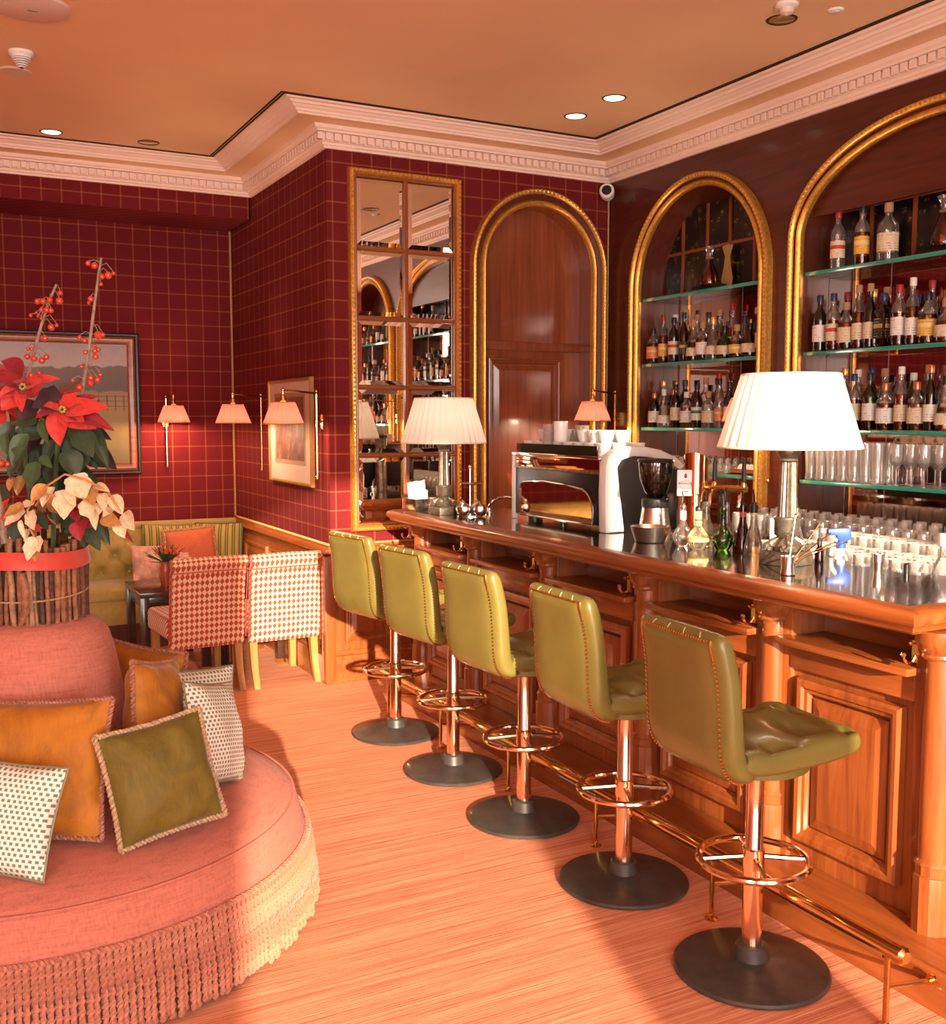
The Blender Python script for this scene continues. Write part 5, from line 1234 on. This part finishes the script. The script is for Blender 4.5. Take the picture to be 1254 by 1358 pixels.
# ============================================================ FLOWER ARRANGEMENT ON THE CONE
ZB = 1.003
bk = thing('bark_basket', 'basket of upright bark sticks with red ribbon on top of the cone', 'basket', (OX, OY, ZB), R(-27.76))
BK = [plain('bark_a', (.16, .055, .026), .8, var=.5, vscale=35, bump=.6, bscale=90), plain('bark_b', (.26, .10, .045), .8, var=.45, vscale=35, bump=.6, bscale=90), plain('bark_c', (.10, .035, .025), .8, var=.5, vscale=40, bump=.6, bscale=90), plain('bark_d', (.34, .17, .09), .8, var=.5, vscale=30, bump=.5, bscale=90)]
sm = []
for i in range(5):
    q = random.Random(40 + i); r0 = q.uniform(.007, .0125); pts = [(q.uniform(-.002, .002), q.uniform(-.002, .002), z) for z in (0, .06, .12, .18, .25 + q.uniform(-.01, .03))]
    sm.append(G().tube(pts, [r0 * q.uniform(.85, 1.1) for _ in pts], 7).mesh('bark_stick', ang=60))
for i in range(60):
    a = 2 * PI * i / 60 + rnd.uniform(-.02, .02); rr = .148 + (.008 if i % 3 == 0 else 0)
    inst('bark_stick', rnd.choice(sm), rnd.choice(BK), bk, (rr * math.cos(a), rr * math.sin(a), -.002), (rnd.uniform(-.04, .04), rnd.uniform(-.04, .04), rnd.uniform(0, 6)))
G().lathe([(.0, .0), (.138, .0), (.14, .22), (.0, .215)], 32).obj('inner_liner', plain('moss_liner', (.05, .04, .018), .95, var=.5, vscale=60), bk)
RIB = plain('red_ribbon', (.56, .045, .025), .55, var=.1, vscale=8, sheen=.3)
g = G(); g.grid(72, 5, lambda a, b: ((.173 + .003 * math.sin(9 * a * PI + b * 4)) * math.cos(2 * PI * a), (.173 + .003 * math.sin(9 * a * PI + b * 4)) * math.sin(2 * PI * a), .172 + .056 * b + .004 * math.sin(6 * PI * a)), wu=True); g.obj('red_ribbon', RIB, bk, ang=70)
g = G(); rope(g, [(.163 * math.cos(2 * PI * i / 48), .163 * math.sin(2 * PI * i / 48), .085 + .012 * math.sin(2 * PI * i / 48)) for i in range(49)], .003, 80); g.obj('twine', plain('twine', (.42, .26, .13), .9), bk)
G().tube([(.03, -.168, .165), (.045, -.172, .11), (.042, -.172, .05), (.025, -.168, .005)], [.012, .013, .012, .009], 8).obj('curled_vine', BK[1], bk)

def leaf_mesh(nm, shape, fold, droop, n=9, wav=0):
    g = G(); vs = []
    for i in range(n + 1):
        t = i / n; w_ = shape(t); z = -droop * t * t + wav * math.sin(t * 9)
        for k in (-1, -.5, 0, .5, 1): vs.append((t, k * w_, z + fold * abs(k) * w_))
    fs = [(i * 5 + k, i * 5 + k + 1, i * 5 + 6 + k, i * 5 + 5 + k) for i in range(n) for k in range(4)]
    return g.add(vs, fs).mesh(nm, ang=80)
ov = lambda t: 1.5 * max(0, t) ** .6 * max(0, 1 - t) ** .92 + .003
LFM = [leaf_mesh('leaf', ov, .25, .10), leaf_mesh('leaf', ov, .35, .22, wav=.012), leaf_mesh('leaf', lambda t: ov(t) * (1 + .12 * math.sin(14 * t)), .2, .05, wav=.01)]
def leafmat(name, c, rough=.5, spec=None, vein=1.3, metal=0):
    m, nt, b = newmat(name); setp(b, None, rough, metal, sheen=.1)
    t = nt.nodes.new('ShaderNodeTexCoord'); sp = nt.nodes.new('ShaderNodeSeparateXYZ'); nt.links.new(t.outputs['Object'], sp.inputs[0])
    q = math_(nt, 'FRACT', math_(nt, 'MULTIPLY', math_(nt, 'SUBTRACT', sp.outputs[0], math_(nt, 'MULTIPLY', math_(nt, 'ABSOLUTE', sp.outputs[1]), .9)), 7))
    f = math_(nt, 'MAXIMUM', math_(nt, 'LESS_THAN', q, .07), math_(nt, 'LESS_THAN', math_(nt, 'ABSOLUTE', sp.outputs[1]), .012))
    n = noise(nt, coords(nt, (1, 1, 1)), 5, 3)
    c0 = ramp(nt, n, [(.3, tuple(x * .72 for x in c)), (.7, tuple(min(1, x * 1.2) for x in c))])
    nt.links.new(mixc(nt, math_(nt, 'MULTIPLY', f, .45), c0, tuple(min(1, x * vein) for x in c)), b.inputs['Base Color']); return m
BRA = leafmat('poinsettia_red', (.60, .040, .030), .55, vein=.75); BRD = leafmat('poinsettia_crimson', (.30, .012, .020), .55, vein=.7); GRN = leafmat('poinsettia_green', (.045, .085, .028), .45, vein=2.2); GRD = leafmat('shaded_leaf', (.034, .056, .026), .45, vein=1.8); GRP = leafmat('purple_leaf', (.050, .022, .028), .4, vein=1.6); GLD = leafmat('gold_leaf', (.90, .66, .42), .35, vein=.9, metal=.2); GLD2 = leafmat('bronze_leaf', (.52, .26, .08), .42, vein=.85, metal=.25)  # GRD is the leaf green darkened to paint in shade
S = 411.0
DC = 3.38                                   # the arrangement's distance in front of the doorway viewpoint
def at(p, d): D = DC + d; return Vector(((p[0] - 627) / 1389 * D + 1.404, d, 1.65 - (p[1] - 554) / 1389 * D))
def L(x, y): return (x, y)
def leaf(par, nm, base, tip, wd, dep, mat, rl, k=None, tilt=None):
    """base/tip: (x, z) in the arrangement's upright plane, dep: (base, tip) distance away from it"""
    b = at(base, dep[0]); t_ = at(tip, dep[1]); X = t_ - b; Ln = X.length; X.normalize()
    N = Vector((rl.uniform(-.45, .45), -1, rl.uniform(.1, .8))) if tilt is None else Vector(tilt)
    N = (N - X * N.dot(X)).normalized(); Y = N.cross(X)
    m = Matrix(((X.x, Y.x, N.x, b.x), (X.y, Y.y, N.y, b.y), (X.z, Y.z, N.z, b.z), (0, 0, 0, 1)))
    o = inst(nm, k or rl.choice(LFM), mat, par); o.matrix_basis = m @ Matrix.Diagonal((Ln, wd, Ln * .8, 1)); return o
RZ = R(-27.76)
def frame_thing(nm, lb, cat, gp=None): return thing(nm, lb, cat, (OX, OY, 0), RZ, gp)
rl = random.Random(21)
z6 = lambda x, y: L(x / 4.85, 340 + y / 4.85); z7 = lambda x, y: L(x / 5.905, 600 + y / 5.905)
po = frame_thing('poinsettia', 'large red poinsettia with dark green leaves planted in the bark basket', 'plant')
G().tube([(-.02, 0, 1.15), (0, -.01, 1.4), (-.02, -.02, 1.68)], .008, 7).obj('stem', GRN, po); G().tube([(.06, 0, 1.15), (.08, -.01, 1.4), (.11, -.03, 1.64)], .008, 7).obj('stem', GRN, po)
G().tube([(.03, -.05, 1.2), (.032, -.06, 1.36)], .006, 7).obj('stem', BK[3], po)
heads = [((215, 840), -.10, [((30, 760), 95), ((105, 800), 80), ((75, 990), 110), ((200, 990), 60), ((260, 870), 70), ((445, 778), 62), ((350, 800), 70), ((60, 900), 70), ((-60, 860), 90), ((190, 770), 60)]),
         ((465, 985), -.14, [((290, 1030), 85), ((420, 1200), 120), ((660, 1090), 130), ((745, 965), 90), ((785, 1105), 80), ((560, 880), 70), ((350, 960), 60), ((600, 1060), 90), ((690, 890), 60)]),
         ((-20, 930), -.08, [((60, 1000), 90), ((20, 850), 80), ((-80, 960), 90), ((40, 790), 70)]),
         ((330, 1060), .12, [((250, 960), 80), ((430, 900), 70), ((560, 850), 70), ((480, 840), 60)])]
for (hc, dp, ts) in heads:
    for i, (tp, wd) in enumerate(ts):
        leaf(po, 'red_bract', z6(*hc), z6(*tp), wd / 4.85 / S * 1.25, (dp + .03, dp - .05 + .02 * (i % 3)), BRA if i % 4 else BRD, rl)
    c = at(z6(*hc), dp); g = G()
    for i in range(7): a = i * .9; g.ball((c.x + .008 * math.cos(a), dp, c.z + .008 * math.sin(a)), .005, 6)
    g.obj('flower_centre', plain('yellow_green_bud', (.35, .32, .05), .5), po)
for b_, t_, wd, mt, dp in (((240, 1140), (115, 1345), 105, GRN, -.12), ((540, 1080), (650, 1290), 120, GRD, -.10), ((640, 1090), (745, 1350), 75, GRD, -.06), ((340, 1050), (350, 1195), 60, GRN, -.10), ((300, 1060), (130, 1080), 70, GRD, -.08), ((300, 930), (190, 1050), 110, GRP, -.10), ((290, 930), (470, 905), 150, GRP, -.13), ((150, 1060), (60, 1240), 80, GRD, -.06), ((330, 1150), (130, 1130), 90, GRD, -.04), ((480, 1130), (560, 1330), 110, GRD, -.02), ((660, 1010), (700, 1180), 70, GRD, -.02), ((420, 1180), (330, 1330), 90, GRD, -.02), ((100, 1130), (110, 1300), 60, GRN, -.10), ((600, 1150), (540, 1360), 110, GRD, 0), ((700, 1260), (750, 1360), 40, GRD, -.05)):
    leaf(po, 'green_leaf', z6(*b_), z6(*t_), wd / 4.85 / S * 1.15, (dp + .04, dp), mt, rl)
for b_, t_, wd, mt, dp in (((350, 70), (285, 285), 140, GRN, -.14), ((380, 30), (465, 115), 60, GRN, -.13), ((590, -20), (660, 185), 140, GRD, -.10), ((720, -20), (700, 140), 90, GRD, -.06), ((770, -10), (910, 120), 45, GRD, -.04), ((760, 10), (820, 135), 40, GRD, -.03), ((830, 530), (886, 725), 85, GRD, -.10), ((720, 590), (825, 770), 90, GRD, -.12), ((690, 650), (702, 755), 45, GRD, -.13), ((190, 550), (150, 700), 110, GRD, -.14), ((30, 670), (-10, 800), 70, GRN, -.16), ((150, 60), (250, -40), 90, GRN, -.12), ((470, 90), (430, 260), 90, GRD, 0), ((200, 60), (120, 200), 80, GRD, -.02), ((540, 380), (470, 560), 90, GRD, -.06), ((430, 420), (520, 560), 70, GRD, -.05), ((250, 180), (170, 330), 90, GLD2, 0), ((160, 190), (120, 300), 60, GLD2, -.02), ((560, 400), (620, 520), 60, GRD, -.04), ((320, 480), (420, 600), 80, GRD, -.05)):
    leaf(po, 'green_leaf', z7(*b_), z7(*t_), wd / 5.905 / S * 1.15, (dp + .03, dp), mt, rl)
for b_, t_, wd, mt in (((650, 540), (665, 690), 95, BRD), ((640, 440), (655, 545), 70, BRD), ((700, 520), (720, 590), 60, BRD), ((660, 410), (560, 450), 60, BRD), ((650, 380), (690, 430), 60, BRD), ((30, 520), (100, 370), 70, BRA), ((60, 530), (0, 470), 90, BRA), ((40, 540), (60, 620), 100, BRA), ((50, 540), (130, 580), 60, BRA), ((310, 580), (360, 620), 50, BRA), ((700, 570), (775, 585), 40, BRD), ((1010, 590), (1080, 705), 30, BRD)):
    leaf(po, 'red_bract', z7(*b_), z7(*t_), wd / 5.905 / S * 1.15, (-.13, -.16), mt, rl)
for i in range(46):
    a = rl.uniform(0, 2 * PI); c0 = (88 + 45 * math.cos(a) * rl.random(), 590 + 50 * math.sin(a) * rl.random()); a2 = rl.uniform(-.3, 1.25) * PI / 1.0
    leaf(po, 'green_leaf', c0, (c0[0] + 38 * math.cos(a2), c0[1] + 42 * abs(math.sin(a2)) + 8), .055, (.10, rl.uniform(.0, .14)), rl.choice((GRD, GRD, GRN, GRP)), rl)
for i in range(16):
    c0 = (rl.uniform(-5, 60), rl.uniform(495, 560)); a2 = rl.uniform(0, 2 * PI); leaf(po, 'red_bract', c0, (c0[0] + 34 * math.cos(a2), c0[1] + 26 * math.sin(a2)), .075, (.06, rl.uniform(-.02, .1)), rl.choice((BRA, BRD)), rl)
for i in range(14):
    c0 = (rl.uniform(0, 110), rl.uniform(650, 700)); a2 = rl.uniform(0, 2 * PI); leaf(po, 'green_leaf', c0, (c0[0] + 30 * math.cos(a2), c0[1] + 24 * math.sin(a2)), .06, (-.02, rl.uniform(-.1, .05)), rl.choice((GRD, GRN, GLD2)), rl)
# gilded leaf sprays
def spray(lb, spine, leaves, dep):
    t = frame_thing('gilded_leaf_spray', lb, 'leaf spray', 'gilded leaf sprays in the basket')
    G().tube([at(z7(*p), dep - .01 * i) for i, p in enumerate(spine)], .0035, 6).obj('twig', GLD2, t)
    for i, (b_, t_, wd) in enumerate(leaves): leaf(t, 'gilded_leaf', z7(*b_), z7(*t_), wd / 5.905 / S * 1.2, (dep - .02 + .01 * (i % 3), dep - .05 - .01 * (i % 2)), GLD if i % 5 else GLD2, rl)
spray('arching spray of pale gilded leaves hanging over the basket rim', [(330, 420), (430, 260), (570, 170), (720, 210), (900, 300), (1000, 470)], [((420, 250), (295, 385), 85), ((480, 270), (370, 410), 90), ((560, 290), (550, 525), 125), ((590, 270), (640, 415), 70), ((640, 170), (720, 365), 150), ((720, 230), (790, 415), 110), ((710, 370), (775, 520), 100), ((800, 260), (912, 300), 55), ((850, 320), (870, 445), 70), ((930, 335), (1010, 480), 85), ((850, 500), (985, 565), 90), ((1030, 470), (1092, 605), 90), ((980, 530), (1012, 665), 85), ((790, 420), (790, 595), 60), ((930, 430), (860, 500), 50), ((480, 380), (420, 330), 60), ((840, 400), (830, 470), 60)], -.17)
spray('short drooping spray of gilded leaves over the red ribbon', [(300, 400), (265, 450), (280, 600), (310, 660)], [((250, 410), (80, 500), 90), ((240, 440), (80, 575), 80), ((285, 460), (310, 610), 75), ((300, 660), (250, 855), 75), ((320, 665), (345, 780), 80), ((330, 690), (310, 855), 75), ((210, 530), (235, 690), 35), ((300, 380), (250, 430), 60), ((260, 600), (240, 690), 35)], -.19)
# berry branches
BER = plain('crab_apple_red', (.52, .045, .020), .22, var=.35, vscale=25, coat=.5); BARK = plain('grey_brown_twig', (.26, .17, .13), .8, var=.3, vscale=60)
bm_ = G().ball((0, 0, 0), 1, 12, sz=.95).mesh('crab_apple')
def branch(lb, spine, berries, dep, f=z6, sc=4.85, r0=.0065):
    t = frame_thing('crab_apple_branch', lb, 'branch', 'crab apple branches in the basket')
    P = [at(f(*p), dep) for p in spine]; n = len(P)
    G().tube(P, [r0 - (r0 * .45) * i / (n - 1) for i in range(n)], 8).obj('twig', BARK, t)
    for (x, y, r_) in berries:
        d = dep + rl.uniform(-.03, .01); c = at(f(x, y), d); o = inst('crab_apple', bm_, BER, t, c, (rl.uniform(0, 3), rl.uniform(0, 3), 0), (r_ / sc / S,) * 3)
        tt = [P[i].lerp(P[i + 1], k / 6) for i in range(n - 1) for k in range(6)]; q = min(tt, key=lambda p: (p.x - c.x) ** 2 + (p.z - c.z - .012) ** 2)
        G().tube([q, Vector(((q.x + c.x) / 2, (dep + d) / 2, max(q.z, c.z) + .008)), Vector((c.x, d, c.z + r_ / sc / S * .8))], .0013, 4).obj('berry_stalk', BARK, t)
branch('shorter bare branch of red crab apples rising from the poinsettia', [(210, 960), (250, 790), (300, 610), (350, 450), (400, 310), (455, 195)], [(330, 303, 19), (367, 303, 19), (410, 295, 19), (477, 250, 17), (470, 300, 24), (355, 355, 17), (387, 357, 19), (415, 360, 17), (285, 390, 12), (320, 373, 9), (330, 395, 10), (350, 410, 10), (412, 465, 23), (447, 452, 13), (370, 535, 19), (330, 530, 15), (260, 600, 13), (283, 603, 12), (253, 650, 19), (297, 663, 19), (345, 675, 21), (375, 652, 19), (243, 748, 10), (275, 768, 19), (325, 755, 18)], -.06)
branch('tallest bare branch of red crab apples standing above the painting', [(560, 1000), (605, 830), (650, 590), (690, 340), (725, 130), (745, 30)], [(660, 65, 17), (700, 80, 21), (745, 148, 18), (785, 140, 24), (818, 128, 13), (738, 195, 13), (670, 288, 19), (657, 310, 13), (590, 530, 15), (622, 548, 17), (710, 515, 26), (740, 512, 15), (625, 622, 15), (683, 582, 15), (685, 615, 17), (707, 605, 15), (688, 650, 19), (597, 712, 13), (537, 800, 13), (580, 845, 22), (655, 785, 21), (652, 818, 21), (697, 797, 19), (715, 765, 14)], -.10)
branch('thick crab apple branch leaning out at the far rim of the basket', [(60, 1850), (45, 1620), (15, 1420), (-10, 1180), (-20, 1000)], [(12, 1040, 17), (43, 1045, 16), (15, 1205, 24), (58, 1330, 23), (100, 1335, 18), (5, 1480, 18), (75, 1680, 24), (105, 1680, 14), (8, 870, 16), (0, 1760, 17), (30, 1750, 14)], -.19, r0=.010)

# ============================================================ CEILING FITTINGS
LIT = emit('lit_downlight', (1, .86, .66), 2.2); UNLIT = plain('downlight_reflector', (.75, .58, .30), .25, .8)
def downlight(lb, x, y, lit):
    t = thing('downlight', lb, 'downlight', (x, y, ZC), 0)
    G().lathe([(.058, .0), (.062, -.004), (.066, -.003), (.07, .0)], 28).obj('black_rim', EBON, t)
    G().lathe([(.0, -.002), (.056, -.002), (.058, -.001)], 28).obj('lens' if lit else 'reflector', LIT if lit else UNLIT, t)
downlight('lit recessed downlight closer to the ceiling corner above the bar', 3.515, 5.374, True); downlight('lit recessed downlight second from the ceiling corner above the bar', 3.511, 4.977, True)
downlight('large recessed downlight above the wide niche', 3.50, 3.675, False); downlight('recessed downlight above the landscape painting', .805, 7.19, True); downlight('recessed downlight with bare gold reflector above the wall lamp', 1.392, 7.166, False)
downlight('recessed downlight over the open end of the bar, seen in the mirror', 3.5, 2.4, False)
CW = plain('ceiling_fitting_white', (.70, .55, .47), .5)
t = thing('ceiling_speaker', 'wide flat round loudspeaker cover on the ceiling', 'speaker', (.50, 5.08, ZC)); G().lathe([(.0, -.018), (.14, -.018), (.165, -.010), (.17, .0)], 40).obj('round_cover', CW, t)
G().box(-.012, .03, -.004, .004, -.0195, -.0175).obj('logo_mark', PEWTER, t)
t = thing('blank_plate', 'small flat round cover plate beside the smoke detector', 'cover plate', (.51, 6.04, ZC)); G().lathe([(.0, -.008), (.075, -.008), (.08, .0)], 32).obj('plate', CW, t)
t = thing('smoke_detector', 'white conical smoke detector with slots on the ceiling', 'smoke detector', (.515, 5.72, ZC)); G().lathe([(.06, 0), (.06, -.012), (.05, -.02), (.045, -.03)], 28).obj('base', WHITE, t)
for i in range(5): G().lathe([(.044 - i * .006, -.033 - i * .009), (.044 - i * .006, -.038 - i * .009), (.03 - i * .005, -.038 - i * .009)], 24).obj('slotted_ring', WHITE, t)
G().lathe([(.03, -.025), (.01, -.075), (.0, -.078)], 16).obj('dark_core', BLACK, t)
t = thing('motion_sensor', 'small white dome sensor on the ceiling above the wide niche', 'sensor', (3.39, 3.53, ZC)); G().lathe([(.05, 0), (.05, -.012), (.035, -.02)], 24).obj('base', WHITE, t); G().lathe([(.034, -.02), (.028, -.04), (.0, -.05)], 20).obj('dome', CW, t)
t = thing('ceiling_rose', 'tiny flat white sensor plate by the cornice above the wide niche', 'sensor', (3.627, 3.479, ZC)); G().lathe([(.0, -.008), (.03, -.008), (.036, 0)], 24).obj('plate', WHITE, t); G().lathe([(.0, -.014), (.016, -.012), (.018, -.008)], 16).obj('lens', CW, t)
sc_ = thing('security_camera', 'white security camera in the corner above the arched door', 'camera', (4.20, 6.02, 3.17), rot=(R(-8), 0, R(-40)))
G().tube([(0, .09, 0), (0, .0, 0)], .018, 14).obj('bracket', WHITE, sc_); G().lathe([(.045, .03), (.05, 0), (.05, -.05), (.042, -.06)], 24).obj('housing', WHITE, sc_).rotation_euler = (R(-90), 0, 0)
G().lathe([(.0, -.066), (.03, -.064), (.036, -.058)], 20).obj('lens', BLACK, sc_).rotation_euler = (R(-90), 0, 0)
